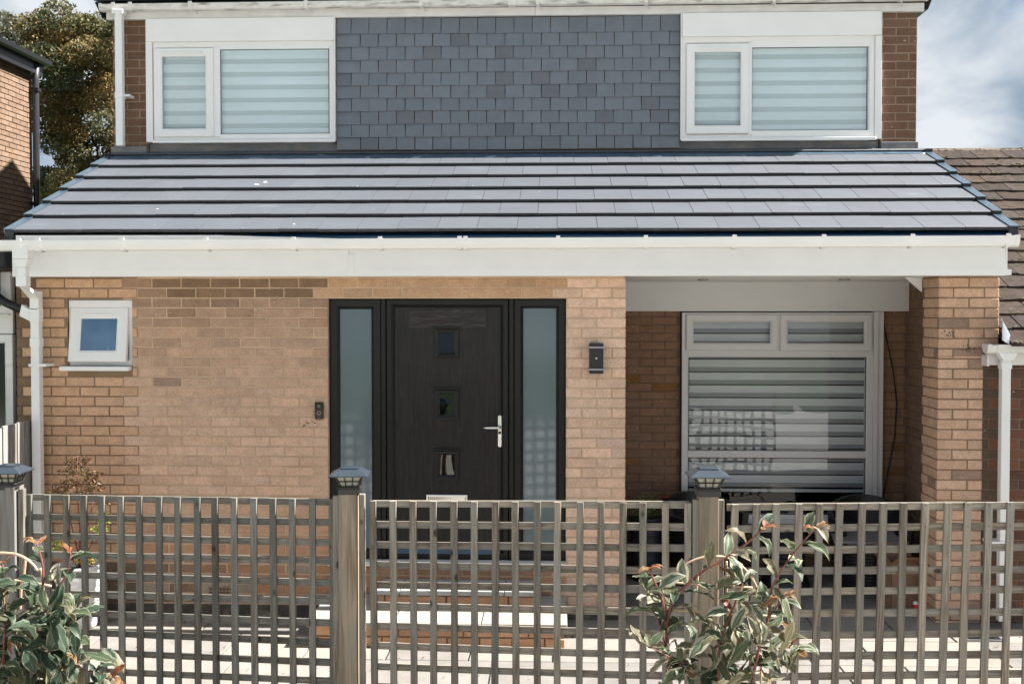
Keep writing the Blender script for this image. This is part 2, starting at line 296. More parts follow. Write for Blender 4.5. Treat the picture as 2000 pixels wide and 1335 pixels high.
# ---------------------------------------------------------------- mesh helpers
C = S.collection
class MB:
    def __init__(s): s.v = []; s.f = []; s.mi = []; s.cols = []; s.cur = 0; s.uv = None
    def add(s, vs, fs, col=None):
        n = len(s.v); s.v += [tuple(p) for p in vs]
        for f in fs:
            s.f.append(tuple(i + n for i in f)); s.mi.append(s.cur)
            if col is not None: s.cols.append(col)
        return s
    def box(s, x0, x1, y0, y1, z0, z1, col=None):
        return s.add([(x0, y0, z0), (x1, y0, z0), (x1, y1, z0), (x0, y1, z0), (x0, y0, z1), (x1, y0, z1), (x1, y1, z1), (x0, y1, z1)],
                     [(3, 2, 1, 0), (4, 5, 6, 7), (0, 1, 5, 4), (1, 2, 6, 5), (2, 3, 7, 6), (3, 0, 4, 7)], col)
    def prism(s, prof, a0, a1, axis='x', flip=False):
        # prof: closed list of 2D points swept along an axis. axis x -> (y,z); axis y -> (x,z); axis z -> (x,y)
        n = len(prof)
        def P(a, p): return (a, p[0], p[1]) if axis == 'x' else ((p[0], a, p[1]) if axis == 'y' else (p[0], p[1], a))
        vs = [P(a0, p) for p in prof] + [P(a1, p) for p in prof]
        fs = [tuple(range(n)), tuple(range(2 * n - 1, n - 1, -1))] + [(i, i + n, (i + 1) % n + n, (i + 1) % n) for i in range(n)]
        return s.add(vs, fs)
    def tube(s, pts, r, n=8, caps=True):
        pts = [Vector(p) for p in pts]; rs = r if isinstance(r, (list, tuple)) else [r] * len(pts)
        vs = []; ref = None
        for i, p in enumerate(pts):
            d = (pts[min(i + 1, len(pts) - 1)] - pts[max(i - 1, 0)]).normalized()
            if ref is None: ref = Vector((0, 0, 1)) if abs(d.z) < .9 else Vector((1, 0, 0))
            a = d.cross(ref).normalized(); b = d.cross(a).normalized(); ref = -b if False else ref
            for k in range(n):
                t = 2 * math.pi * k / n; vs.append(p + rs[i] * (math.cos(t) * a + math.sin(t) * b))
        fs = []
        for i in range(len(pts) - 1):
            for k in range(n):
                fs.append((i * n + k, i * n + (k + 1) % n, (i + 1) * n + (k + 1) % n, (i + 1) * n + k))
        if caps: fs += [tuple(range(n)), tuple(range(len(vs) - 1, len(vs) - n - 1, -1))]
        return s.add(vs, fs)
    def lathe(s, prof, c=(0, 0, 0), n=28):
        vs = []; m = len(prof)
        for k in range(n):
            t = 2 * math.pi * k / n
            for r, z in prof: vs.append((c[0] + r * math.cos(t), c[1] + r * math.sin(t), c[2] + z))
        fs = []
        for k in range(n):
            k2 = (k + 1) % n
            for i in range(m - 1): fs.append((k * m + i, k2 * m + i, k2 * m + i + 1, k * m + i + 1))
        return s.add(vs, fs)
    def ring(s, x0, x1, z0, z1, prof):
        # mitred frame: prof = closed list of (inset, y)
        n = len(prof); vs = []
        for ins, y in prof:
            vs += [(x0 + ins, y, z0 + ins), (x1 - ins, y, z0 + ins), (x1 - ins, y, z1 - ins), (x0 + ins, y, z1 - ins)]
        fs = []
        for i in range(n):
            j = (i + 1) % n
            for k in range(4):
                k2 = (k + 1) % 4
                fs.append((i * 4 + k, i * 4 + k2, j * 4 + k2, j * 4 + k))
        return s.add(vs, fs)
    def mesh(s, name, mats, smooth=False, recalc=True):
        me = bpy.data.meshes.new(name); me.from_pydata(s.v, [], s.f)
        for m_ in (mats if isinstance(mats, (list, tuple)) else [mats]): me.materials.append(m_)
        if any(s.mi): me.polygons.foreach_set('material_index', s.mi)
        if s.cols:
            a = me.attributes.new('col', 'FLOAT_COLOR', 'FACE')
            a.data.foreach_set('color', [c for q in s.cols for c in (*q, 1)])
        if recalc:
            import bmesh
            bm = bmesh.new(); bm.from_mesh(me); bmesh.ops.recalc_face_normals(bm, faces=bm.faces); bm.to_mesh(me); bm.free()
        if smooth: me.shade_smooth()
        me.update(); return me
    def build(s, name, mats, parent=None, loc=None, bevel=0, smooth=False, rot=None, seg=1):
        o = bpy.data.objects.new(name, s.mesh(name, mats, smooth)); C.objects.link(o)
        if parent: o.parent = parent
        if loc: o.location = loc
        if rot: o.rotation_euler = rot
        if bevel:
            b = o.modifiers.new('bevel', 'BEVEL'); b.width = bevel; b.segments = seg; b.limit_method = 'ANGLE'
        return o

def tag(o, label=None, cat=None, group=None, kind=None):
    if label: o['label'] = label
    if cat: o['category'] = cat
    if group: o['group'] = group
    if kind: o['kind'] = kind
    return o
def empty(name, loc, label, cat, group=None, rz=0):
    o = bpy.data.objects.new(name, None); C.objects.link(o); o.location = loc; o.rotation_euler = (0, 0, rz); o.empty_display_size = .1
    return tag(o, label, cat, group)
def piece(name, me, parent, loc=(0, 0, 0), rot=(0, 0, 0), color=None, scale=None):
    o = bpy.data.objects.new(name, me); C.objects.link(o); o.parent = parent; o.location = loc; o.rotation_euler = rot
    if color: o.color = (*color, 1)
    if scale: o.scale = scale
    return o
def jit(c, a, rnd=random):
    k = 1 + rnd.uniform(-a, a); h = rnd.uniform(-a, a) * .25
    return (max(0, c[0] * k * (1 + h)), max(0, c[1] * k), max(0, c[2] * k * (1 - h)))
def lerp(a, b, t): return tuple(x * (1 - t) + y * t for x, y in zip(a, b))

# ---------------------------------------------------------------- brickwork
def brick_template(w, h, d=.03, rnd=random):
    j = lambda a=.0013: rnd.uniform(-a, a)
    x, z = w / 2, h / 2; vs = []
    for (sx, sz) in ((-1, -1), (1, -1), (1, 1), (-1, 1)): vs.append((sx * x, d, sz * z))
    for (sx, sz) in ((-1, -1), (1, -1), (1, 1), (-1, 1)): vs.append((sx * x + j(), .0035, sz * z + j()))
    for (sx, sz) in ((-1, -1), (1, -1), (1, 1), (-1, 1)): vs.append((sx * (x - .004) + j(), j(.001), sz * (z - .004) + j()))
    fs = []
    for a in (0, 4):
        for k in range(4): fs.append((a + k, a + (k + 1) % 4, a + 4 + (k + 1) % 4, a + 4 + k))
    fs.append((8, 9, 10, 11))
    return vs, fs
BV = []
for i in range(10):
    b = MB(); b.add(*brick_template(.215, .065)); BV.append(b.mesh('brick_%d' % i, M['brick']))
    BV[-1].name = 'brick'
def layout(u0, u1, z0, z1, holes=(), phase=0., zj=2.42, pitch=.225, ch=.075, j=.010, breaks=()):
    out = []
    k0 = math.floor((z0 - zj) / ch) - 1; k1 = math.ceil((z1 - zj) / ch) + 1
    for k in range(k0, k1):
        a, b = zj + k * ch + j / 2, zj + (k + 1) * ch - j / 2
        a2, b2 = max(a, z0), min(b, z1)
        if b2 - a2 < .015: continue
        spans = [(u0, u1)]
        for (hx0, hx1, hz0, hz1) in holes:
            if b2 > hz0 + .005 and a2 < hz1 - .005:
                ns = []
                for s_ in spans:
                    if hx1 <= s_[0] or hx0 >= s_[1]: ns.append(s_); continue
                    if hx0 > s_[0]: ns.append((s_[0], hx0))
                    if hx1 < s_[1]: ns.append((hx1, s_[1]))
                spans = ns
        off = phase + (.5 * pitch if k % 2 else 0)
        for (s0, s1) in spans:
            n = math.floor((s0 - off) / pitch)
            while off + n * pitch < s1:
                c0, c1 = off + n * pitch + j / 2, off + (n + 1) * pitch - j / 2
                d0, d1 = max(c0, s0), min(c1, s1)
                if d1 - d0 > .025: out.append((d0, d1, a2, b2))
                n += 1
    return out
INDIV = [0]
def brick_wall(parent, plane, facing, bricks, colf, indiv, rnd, stuff_name='brick', limit=300):
    th = {'-y': 0, '-x': -math.pi / 2, '+x': math.pi / 2}[facing]
    mb = MB()
    for (a, b, c, d) in bricks:
        col = jit(colf((a + b) / 2, (c + d) / 2, rnd), .08, rnd)
        cu, cz = (a + b) / 2, (c + d) / 2; pr = rnd.uniform(-.0018, .0018)
        if facing == '-y': loc = (cu, plane + pr, cz)
        elif facing == '-x': loc = (plane + pr, cu, cz)
        else: loc = (plane - pr, cu, cz)
        if indiv and indiv(cu, cz) and INDIV[0] < limit:
            INDIV[0] += 1
            if abs(b - a - .215) < .001 and abs(d - c - .065) < .001: me = rnd.choice(BV)
            else:
                q = MB(); q.add(*brick_template(b - a, d - c, rnd=rnd)); me = q.mesh('brick', M['brick'])
            piece('brick', me, parent, loc, (0, 0, th), col)
        else:
            vs, fs = brick_template(b - a, d - c, rnd=rnd)
            mt = Matrix.Translation(loc) @ Matrix.Rotation(th, 4, 'Z')
            mb.add([mt @ Vector(v) for v in vs], fs, col)
    if mb.v:
        o = mb.build('bricks', M['brick_s'], parent); o.data.polygons.foreach_set('use_smooth', [False] * len(o.data.polygons))
        tag(o, kind='stuff')
    return mb
def wall_sheet(mb, u0, u1, z0, z1, holes, plane, facing, depth=.2):
    # solid wall panel with rectangular holes, split into cells
    us = sorted({u0, u1, *[h for q in holes for h in q[:2] if u0 < h < u1]}); zs = sorted({z0, z1, *[h for q in holes for h in q[2:] if z0 < h < z1]})
    for i in range(len(us) - 1):
        for j in range(len(zs) - 1):
            cu, cz = (us[i] + us[i + 1]) / 2, (zs[j] + zs[j + 1]) / 2
            if any(h[0] < cu < h[1] and h[2] < cz < h[3] for h in holes): continue
            if facing == '-y': mb.box(us[i], us[i + 1], plane, plane + depth, zs[j], zs[j + 1])
            elif facing == '-x': mb.box(plane, plane + depth, us[i], us[i + 1], zs[j], zs[j + 1])
            else: mb.box(plane - depth, plane, us[i], us[i + 1], zs[j], zs[j + 1])

# ================================================================ GROUND
g = MB(); g.box(-60, 60, -40, 90, -.3, -.05); tag(g.build('ground', M['grass']), kind='structure')
g = MB(); g.box(-4.2, 5.2, 5.4, 10.3, -.049, -.012); patio = tag(g.build('patio', M['joint']), kind='structure')
rnd = random.Random(3)
y = 5.45; row = 0
while y < 10.1:
    dpt = (.56, .56, .28)[row % 3] if row % 5 != 3 else .56
    x = -4.15 - rnd.uniform(0, .4)
    while x < 5.15:
        w = rnd.choice((.86, .56, .56, .86, .42))
        x0, x1 = max(x, -4.18), min(x + w, 5.18)
        if x1 - x0 > .1:
            q = MB(); gp = .005
            def e(): return rnd.uniform(-.0025, .0025)
            a, b_, c_, d_ = x0 + gp, x1 - gp, y + gp, y + dpt - gp; h = rnd.uniform(-.0015, .0015)
            top = [(a + e(), c_ + e(), h), (b_ + e(), c_ + e(), h), (b_ + e(), d_ + e(), h), (a + e(), d_ + e(), h)]
            q.add([(p[0], p[1], -.03) for p in top] + [(p[0], p[1], -.006) for p in top] + [((p[0] - (a + b_) / 2) * (1 - .008 / (b_ - a)) + (a + b_) / 2, (p[1] - (c_ + d_) / 2) * (1 - .008 / (d_ - c_)) + (c_ + d_) / 2, h) for p in top],
                  [(0, 1, 5, 4), (1, 2, 6, 5), (2, 3, 7, 6), (3, 0, 4, 7), (4, 5, 9, 8), (5, 6, 10, 9), (6, 7, 11, 10), (7, 4, 8, 11), (8, 9, 10, 11)])
            piece('paving_slab', q.mesh('paving_slab', M['slab']), patio, color=jit(rnd.choice(((.225, .206, .18), (.208, .196, .178), (.238, .218, .188), (.187, .175, .162))), .06, rnd))
        x += w
    y += dpt; row += 1
q = MB(); r_ = random.Random(77)
for i in range(420):
    x, y = r_.uniform(-4, 3.6), (r_.uniform(6.3, 8.35) if i % 3 else 8.43 - abs(r_.gauss(0, .05))); s_ = r_.uniform(.004, .014); a = r_.uniform(0, 6.3)
    u = Vector((math.cos(a), math.sin(a), r_.uniform(-.2, .5))) * s_; v = Vector((-math.sin(a), math.cos(a), r_.uniform(0, .6))) * s_ * .5; p = Vector((x, y, .006 + s_ * .3))
    if -1.75 < x < .1 and y > 7.6: continue
    q.add([p - u, p + v, p + u, p - v], [(0, 1, 2, 3)], r_.choice(((.09, .05, .025), (.05, .035, .02), (.12, .09, .04), (.04, .04, .035))))
tag(q.build('leaf_litter', mat('leaf_litter', source='attr', rough=.9, var=.1)), kind='stuff')
g = MB(); g.box(-5, 6, 4.0, 5.4, -.049, -.02); tag(g.build('soil_bed', M['soil']), kind='structure')
g = MB(); g.box(-30, 30, -6, 4.0, -.2, .01); tag(g.build('footpath', mat('pale_concrete', (.54, .52, .49), .9, var=.1, vs=2, fine=.06, fs=50, bump=.003, bs=40)), kind='structure')

# ================================================================ HOUSE
YW, YR = 8.45, 10.2
house = empty('house', (-.4, 10.2, 0), 'buff brick house with grey tile hanging, slate grey lean-to roof and black front door', 'house')
def hp(o):     # keep world coordinates while parented to the house empty
    o.parent = house; o.matrix_parent_inverse = Matrix.Translation((.4, -10.2, 0)); return o
DOOR = (-1.733, .068, .40, 2.416); SW = (-3.732, -3.231, 1.87, 2.408)
front = MB()
holes = [DOOR, SW]; TOOTH = {}
front.cur = 2; wall_sheet(front, -4.13, -3.9, 0, 2.58, holes, YW + .0065, '-y')
for k in range(-33, 3):        # toothed change of pointing between the two ages of brickwork
    za, zb_ = 2.42 + k * .075, 2.42 + (k + 1) * .075; za = max(za, 0); zb_ = min(zb_, 2.58)
    if zb_ - za < .004: continue
    n_ = round((-3.20 - (-.04 + (.1125 if k % 2 else 0))) / .225); xb = -.04 + (.1125 if k % 2 else 0) + n_ * .225
    front.cur = 0; wall_sheet(front, -3.9, xb, za, zb_, holes, YW + .0065, '-y')
    front.cur = 1; wall_sheet(front, xb, .505, za, zb_, holes, YW + .004, '-y')
    TOOTH[k] = xb
front.cur = 0; front.box(.300, .504, 8.66, 10.1, 0, 2.58)
front.cur = 3; front.box(-4.12, .51, YW - .015, YW + .003, 0, .085)
fw = hp(front.build('front_wall', [M['mortar_tan'], M['mortar_pale'], M['mortar_dark'], M['render_base']]))
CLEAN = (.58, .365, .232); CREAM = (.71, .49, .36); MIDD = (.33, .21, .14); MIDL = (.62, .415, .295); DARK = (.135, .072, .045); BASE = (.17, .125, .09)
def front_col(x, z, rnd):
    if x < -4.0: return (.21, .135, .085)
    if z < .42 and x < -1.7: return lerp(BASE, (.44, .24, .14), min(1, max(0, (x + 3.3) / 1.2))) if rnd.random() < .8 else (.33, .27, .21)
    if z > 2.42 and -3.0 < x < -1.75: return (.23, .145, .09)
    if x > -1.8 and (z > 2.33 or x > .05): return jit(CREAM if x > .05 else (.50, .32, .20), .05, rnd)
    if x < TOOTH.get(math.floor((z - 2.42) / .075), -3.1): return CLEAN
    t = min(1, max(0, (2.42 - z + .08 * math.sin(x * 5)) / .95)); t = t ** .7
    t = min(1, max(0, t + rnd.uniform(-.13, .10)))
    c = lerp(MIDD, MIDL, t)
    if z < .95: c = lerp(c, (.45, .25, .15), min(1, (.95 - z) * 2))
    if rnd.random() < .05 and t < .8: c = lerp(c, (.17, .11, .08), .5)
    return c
rnd = random.Random(11)
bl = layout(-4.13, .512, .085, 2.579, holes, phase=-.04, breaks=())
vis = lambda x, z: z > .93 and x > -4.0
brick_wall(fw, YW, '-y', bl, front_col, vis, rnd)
bl = layout(8.48, 10.1, .0, 2.579, phase=.1)
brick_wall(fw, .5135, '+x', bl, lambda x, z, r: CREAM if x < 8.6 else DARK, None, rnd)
c = MB(); c.box(-2.66, -2.44, YW - .003, YW + .0, .155, .222)
ab = hp(c.build('air_brick', M['side_brick']))
c = MB()
for i in range(8):
    for j in range(2): c.box(-2.648 + i * .026, -2.634 + i * .026, YW - .0045, YW - .0032, .17 + j * .026, .184 + j * .026)
o = c.build('vent_hole', M['interior'], ab); o['kind'] = 'stuff'
q = MB(); r_ = random.Random(5)
def blot(x, z, rr, y=YW - .0022, n=7):
    q.add([(x + rr * math.cos(a * 6.283 / n) * r_.uniform(.4, 1.3), y, z + rr * .8 * math.sin(a * 6.283 / n) * r_.uniform(.4, 1.3)) for a in range(n)], [tuple(range(n))])
for i in range(26): blot(-1.86 + r_.gauss(0, .05), 1.47 + r_.gauss(0, .018), r_.uniform(.002, .008))
for i in range(30): blot(r_.uniform(-3.0, -1.8), r_.uniform(.95, 2.4), r_.uniform(.0015, .004))
for (cx, cz) in ((2.90, 2.155), (3.045, 2.045)):
    for i in range(34): blot(cx + r_.gauss(0, .030), cz + r_.gauss(0, .014), r_.uniform(.002, .008))
o = hp(q.build('wall_mark', mat('dark_wall_mark', (.10, .07, .055), .95))); o['kind'] = 'stuff'
q = MB()
for i in range(60): blot(r_.uniform(-3.1, -1.78), r_.uniform(1.0, 2.5), r_.uniform(.002, .006))
for i in range(12): blot(-2.25 + r_.gauss(0, .05), 2.33 + r_.gauss(0, .008), r_.uniform(.002, .006))
o = hp(q.build('lime_mark', mat('pale_lime_mark', (.62, .55, .47), .95))); o['kind'] = 'stuff'
# entrance pier
pier = MB(); pier.box(2.825, 3.143, YW + .005, 8.815, 0, 2.58); pier.box(3.143, 3.253, YW + .005, 8.815, 1.99, 2.58)
pr = hp(pier.build('entrance_pier', M['mortar_tan']))
def pier_col(x, z, rnd):
    c = (.55, .36, .25)
    if rnd.random() < .10: c = lerp(c, (.20, .14, .11), .7)
    return c
b1 = layout(2.82, 3.148, 0, 1.99, phase=2.82 - .1175, zj=2.42); b2 = layout(2.82, 3.258, 1.99, 2.579, phase=2.82 - .1175)
INDIV[0] = max(0, INDIV[0]); brick_wall(pr, YW, '-y', b1 + b2, pier_col, lambda x, z: z > .93, rnd, limit=300)
brick_wall(pr, 2.82, '-x', layout(8.456, 8.815, 0, 2.579, phase=8.34), pier_col, None, rnd)
# recess back wall and side wall
WIN = (1.11, 2.90, .42, 2.33)
rec = MB(); wall_sheet(rec, .505, 3.13, 0, 2.8, [WIN], YR + .004, '-y'); rec.box(3.122, 3.26, 8.8155, 10.2, 0, 2.8)
rw = hp(rec.build('porch_wall', M['mortar_dark']))
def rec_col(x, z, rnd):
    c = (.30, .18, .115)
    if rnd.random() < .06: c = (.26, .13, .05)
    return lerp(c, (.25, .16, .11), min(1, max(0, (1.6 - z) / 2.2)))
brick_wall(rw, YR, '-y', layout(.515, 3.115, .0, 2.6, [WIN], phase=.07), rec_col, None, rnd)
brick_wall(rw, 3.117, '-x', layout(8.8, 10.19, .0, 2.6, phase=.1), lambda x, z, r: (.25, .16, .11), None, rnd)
# porch floor slab edge is the patio. ceiling + header board
c = MB(); c.box(-4.0, 3.26, 8.235, 10.19, 2.58, 2.62)
hp(c.build('soffit', M['upvc']))
c = MB(); c.box(.52, 3.11, 10.09, 10.17, 2.318, 2.5795); hp(c.build('header_board', M['upvc'], bevel=.002))
for xx in (1.19, 2.33):
    c = MB(); c.lathe([(.03, .0), (.045, -.001), (.045, .008), (.03, .008)], (xx, 9.25, 2.571), 24); hp(c.build('downlight', M['steel'], smooth=True))
c = MB(); c.prism([(2.69, 2.579), (2.818, 2.579), (2.818, 2.47)], 8.83, 8.86, 'y'); hp(c.build('gusset', M['upvc']))
# upper storey wall
UL, UR = -4.035, 3.17
W1 = (-3.716, -2.001, 3.845, 4.94); W2 = (1.098, 2.856, 3.834, 4.94)
up = MB()
for (a, b_) in ((UL, -3.716), (2.856, UR)): up.box(a + .004, b_, YR - .06 + .004, YR + .2, 3.60, 4.98)
up.box(-1.995, 1.092, YR, YR + .2, 3.60, 4.98); up.box(-3.716, -1.995, YR, YR + .2, 3.6, 3.846); up.box(1.092, 2.856, YR, YR + .2, 3.6, 3.835)
up.cur = 1; up.box(UL + .004, UL + .2, YR + .201, 22.2, 0, 4.98); up.box(UR - .2, UR - .004, YR + .201, 22.2, 0, 4.98); up.box(UL + .2, UR - .2, 22, 22.2, 0, 4.98)
uw = hp(up.build('upper_wall', [mat('upper_mortar', (.27, .19, .14), .95, var=.12), M['side_brick']]))
DK = (.155, .088, .057)
for (a, b_) in ((UL, -3.716), (2.856, UR)):
    brick_wall(uw, YR - .06, '-y', layout(a, b_, 3.80, 4.945, phase=a + .02), lambda x, z, r: jit(DK, .12, r), None, rnd)
# upper roof
RY, RZ = 16.2, 8.85
c = MB(); c.prism([(10.0, 5.075), (RY, RZ - .06), (22.4, 5.0), (22.4, 4.9), (22.0, 4.981), (10.16, 4.981)], UL - .1, UR + .1, 'x')
hp(c.build('main_roof', M['black_pipe']))
c = MB(); c.prism([(9.985, 5.085), (9.985, 5.11), (RY, RZ), (22.4, 5.1), (22.4, 5.06), (RY, RZ - .05)], UL - .1, UR + .12, 'x')
hp(c.build('roof_covering', M['black_pipe']))
c = MB(); c.box(UL - .035, -.2, YR - .105, YR - .062, 4.948, 5.075); c.box(-.197, UR + .045, YR - .105, YR - .062, 4.948, 5.075)
ufas = hp(c.build('upper_fascia', M['upvc_old'], bevel=.0015))
# upper gutter
def gutter_profile(w, h, y, z, t=.004):
    # y = back edge, opens upwards
    o = [(y, z), (y, z - h * .55), (y - w * .18, z - h * .92), (y - w * .38, z - h), (y - w * .62, z - h), (y - w * .86, z - h * .9), (y - w, z - h * .5), (y - w * 1.02, z - h * .12), (y - w * 1.05, z - h * .08), (y - w * 1.05, z)]
    i = [(y - w + t, z), (y - w + t, z - h * .5), (y - w * .82, z - h * .82), (y - w * .6, z - h + t), (y - w * .4, z - h + t), (y - w * .2, z - h * .84), (y - t, z - h * .5), (y - t, z)]
    return o + i
def gutter(name, x0, x1, yb, z0, z1, w, h, brs, m_, mb_, wide=()):
    c = MB(); n = 8
    for k in range(1):
        pr_ = gutter_profile(w, h, yb, 0)
        vs = [(x0, p[0], p[1] + z0) for p in pr_] + [(x1, p[0], p[1] + z1) for p in pr_]; q = len(pr_)
        c.add(vs, [tuple(range(q)), tuple(range(2 * q - 1, q - 1, -1))] + [(i, i + q, (i + 1) % q + q, (i + 1) % q) for i in range(q)])
    for (xx, s_) in ((x0, -1), (x1, 1)):
        zz = z0 if s_ < 0 else z1
        ep = gutter_profile(w + .008, h + .006, yb + .003, zz + .004)[:10]
        c.prism(ep, xx - .02 if s_ > 0 else xx - .006, xx + .006 if s_ > 0 else xx + .02, 'x')
    gobj = hp(c.build(name, m_, smooth=False))
    for bx in brs:
        zz = z0 + (z1 - z0) * (bx - x0) / (x1 - x0); hw = .032 if bx in wide else .014
        b = MB(); out = gutter_profile(w + .022, h + .016, yb + .006, .008)[:10]; inn = [(p[0] * 1, p[1]) for p in gutter_profile(w + .002, h + .002, yb, .002)[:10]]
        vs = [(-hw, *p) for p in out] + [(hw, *p) for p in out]
        b.add(vs, [(i, i + 1, i + 11, i + 10) for i in range(9)])
        b.box(-hw, hw, yb - w * 1.1, yb - w * 1.02, -.004, .014)
        o = b.build('gutter_bracket', mb_, gobj, loc=(bx, 0, zz))
    return gobj
ug = gutter('upper_gutter', -4.09, 3.22, 10.09, 5.058, 5.078, .10, .055, [-3.81, -3.963, -3.268, -2.229, -1.206, -.40, -.174, .778, 1.891, 2.986], M['gutter_dirty'], M['upvc_old'], wide=(-.40,))
for bx in (-3.268, -2.229, -1.206, -.174, .778, 1.891, 2.986):
    b = MB(); b.tube([(bx + .004, 10.0, 5.02), (bx + .035, 10.09, 4.985)], .005, 6); hp(b.build('gutter_strut', M['upvc_old']))
# upper downpipe
def sq(mb, x0, x1, y0, y1, z0, z1): mb.box(x0, x1, y0, y1, z0, z1)
c = MB(); c.box(-3.953, -3.888, 9.985, 10.05, 3.80, 4.99); c.box(-3.975, -3.87, 9.972, 10.065, 4.97, 5.012); c.box(-3.957, -3.884, 9.981, 10.054, 4.22, 4.28)
dp = hp(c.build('upper_downpipe', M['upvc'], bevel=.006, seg=2))
c = MB(); c.box(-3.96, -3.835, 10.02, 10.135, 4.243, 4.262); c.build('pipe_bracket', M['upvc'], dp).matrix_parent_inverse = Matrix()
dpb = dp

# tile hanging
th = MB(); th.box(-1.99, 1.09, YR - .05, YR - .004, 3.76, 4.947); thang = hp(th.build('tile_hanging', M['mortar_dark']))
TW, TG = .1625, .1147
tm = []
for i in range(6):
    q = MB(); w = TW - .0065; r_ = random.Random(i)
    e = [r_.uniform(-.0016, .0016) for _ in range(8)]
    yb = -.034; yt = -.004; t_ = .012
    q.add([(-w / 2 + e[0], yb, e[1]), (w / 2 + e[2], yb, e[3]), (w / 2, yb + t_, 0), (-w / 2, yb + t_, 0),
           (-w / 2 + e[4], yt - t_, .16), (w / 2 + e[5], yt - t_, .16), (w / 2, yt, .16), (-w / 2, yt, .16)],
          [(3, 2, 1, 0), (4, 5, 6, 7), (0, 1, 5, 4), (1, 2, 6, 5), (2, 3, 7, 6), (3, 0, 4, 7)])
    tm.append(q.mesh('wall_tile', M['slate']))
rnd = random.Random(5)
def tile_mesh(w, hgt):
    q = MB(); yb = -.034; yt = -.034 + .03 * hgt / .16; t_ = .012
    q.add([(-w / 2, yb, 0), (w / 2, yb, 0), (w / 2, yb + t_, 0), (-w / 2, yb + t_, 0), (-w / 2, yt - .0, hgt), (w / 2, yt, hgt), (w / 2, yt + t_, hgt), (-w / 2, yt + t_, hgt)],
          [(3, 2, 1, 0), (4, 5, 6, 7), (0, 1, 5, 4), (1, 2, 6, 5), (2, 3, 7, 6), (3, 0, 4, 7)])
    return q.mesh('wall_tile', M['slate'])
for k in range(11):
    zb = 3.768 + k * TG
    if zb > 4.90: break
    off = 0 if k % 2 == 0 else .5
    edges = [-1.984]
    x = -1.984 + (TW * 1.33 if off == 0 else TW * .82)
    while x < 1.086 - TW * .55: edges.append(x); x += TW * rnd.uniform(.992, 1.008)
    edges.append(1.088)
    for a, b_ in zip(edges[:-1], edges[1:]):
        w = b_ - a; hgt = min(.16, 4.945 - zb - .002)
        wave = .003 * math.sin(a * 2.1 + k * 1.3) + rnd.uniform(-.0009, .0009)
        me = rnd.choice(tm) if abs(w - TW) < .003 and hgt > .159 else tile_mesh(w - .0065, hgt)
        cl = lerp((.158, .176, .202), (.148, .166, .192), rnd.random())
        if rnd.random() < .06: cl = (.130, .140, .160)
        piece('wall_tile', me, thang, ((a + b_) / 2, YR - .055, zb + wave), (R(rnd.uniform(-.3, 1.1)), R(rnd.uniform(-.15, .15)), R(rnd.uniform(-.6, .6))), jit(cl, .05, rnd))

# lead behind: upstand under windows, apron on the roof
c = MB()
c.box(-3.712, -1.2, YR - .03, YR - .002, 3.69, 3.842); c.box(-1.197, 2.85, YR - .028, YR - .002, 3.69, 3.83 - .05 + .05)
c.box(UL - .012, -3.72, YR - .085, YR - .05, 3.66, 3.812); c.box(2.86, UR + .012, YR - .085, YR - .05, 3.66, 3.812)
hp(c.build('lead_upstand', M['lead'], bevel=.003))

# ---------------------------------------------------------------- lean-to roof
EY, EZ = 8.215, 2.868           # front edge, top of batten plane
ANG = math.atan2(.135, .312); GA = .34
ca, sa = math.cos(ANG), math.sin(ANG)
XL, XR = -4.07, 3.275
def RP(x, s, n): return (x, EY + s * ca - n * sa, EZ + s * sa + n * ca)
c = MB()
def roofbox(mb, x0, x1, s0, s1, n0, n1, n0b=None, n1b=None):
    n0b = n0 if n0b is None else n0b; n1b = n1 if n1b is None else n1b
    mb.add([RP(x0, s0, n0), RP(x1, s0, n0), RP(x1, s1, n0b), RP(x0, s1, n0b), RP(x0, s0, n1), RP(x1, s0, n1), RP(x1, s1, n1b), RP(x0, s1, n1b)],
           [(3, 2, 1, 0), (4, 5, 6, 7), (0, 1, 5, 4), (1, 2, 6, 5), (2, 3, 7, 6), (3, 0, 4, 7)])
roofbox(c, XL + .02, XR - .02, .03, 2.14, -.05, -.002)
c.box(XL + .05, XR - .05, 8.30, 10.18, 2.622, 2.83)
lroof = hp(c.build('lower_roof', M['lead']))
c = MB(); roofbox(c, -2.249, XR - .03, -.006, .06, -.036, .004); cme = c.build('membrane', M['membrane'], lroof)
TWD = .2915
SH = .41
def rt_mesh(w, s1=SH, seed=0):
    q = MB(); r_ = random.Random(seed); n = (1, -1)
    e = lambda: r_.uniform(-.0012, .0012)
    def L(x, s, nn): return (x, s * ca - nn * sa, s * sa + nn * ca)
    nb = .036 - .036 * s1 / SH; nt_ = .062 - .036 * s1 / SH
    # front edge slightly rounded
    vs = [L(-w / 2, 0, .036), L(w / 2, 0, .036), L(w / 2, s1, nb), L(-w / 2, s1, nb),
          L(-w / 2 + e(), -.001, .058), L(w / 2 + e(), -.001, .058), L(w / 2, .005, .0618), L(-w / 2, .005, .0618), L(w / 2, s1, nt_), L(-w / 2, s1, nt_)]
    fs = [(3, 2, 1, 0), (0, 1, 5, 4), (4, 5, 6, 7), (7, 6, 8, 9), (1, 2, 8, 6), (1, 6, 5), (3, 0, 7, 9), (0, 4, 7), (2, 3, 9, 8)]
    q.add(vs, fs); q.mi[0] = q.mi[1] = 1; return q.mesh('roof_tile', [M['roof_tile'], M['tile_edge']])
RT = [rt_mesh(TWD - .003, seed=i) for i in range(5)]
rnd = random.Random(21)
top_s = (10.17 - EY) / ca
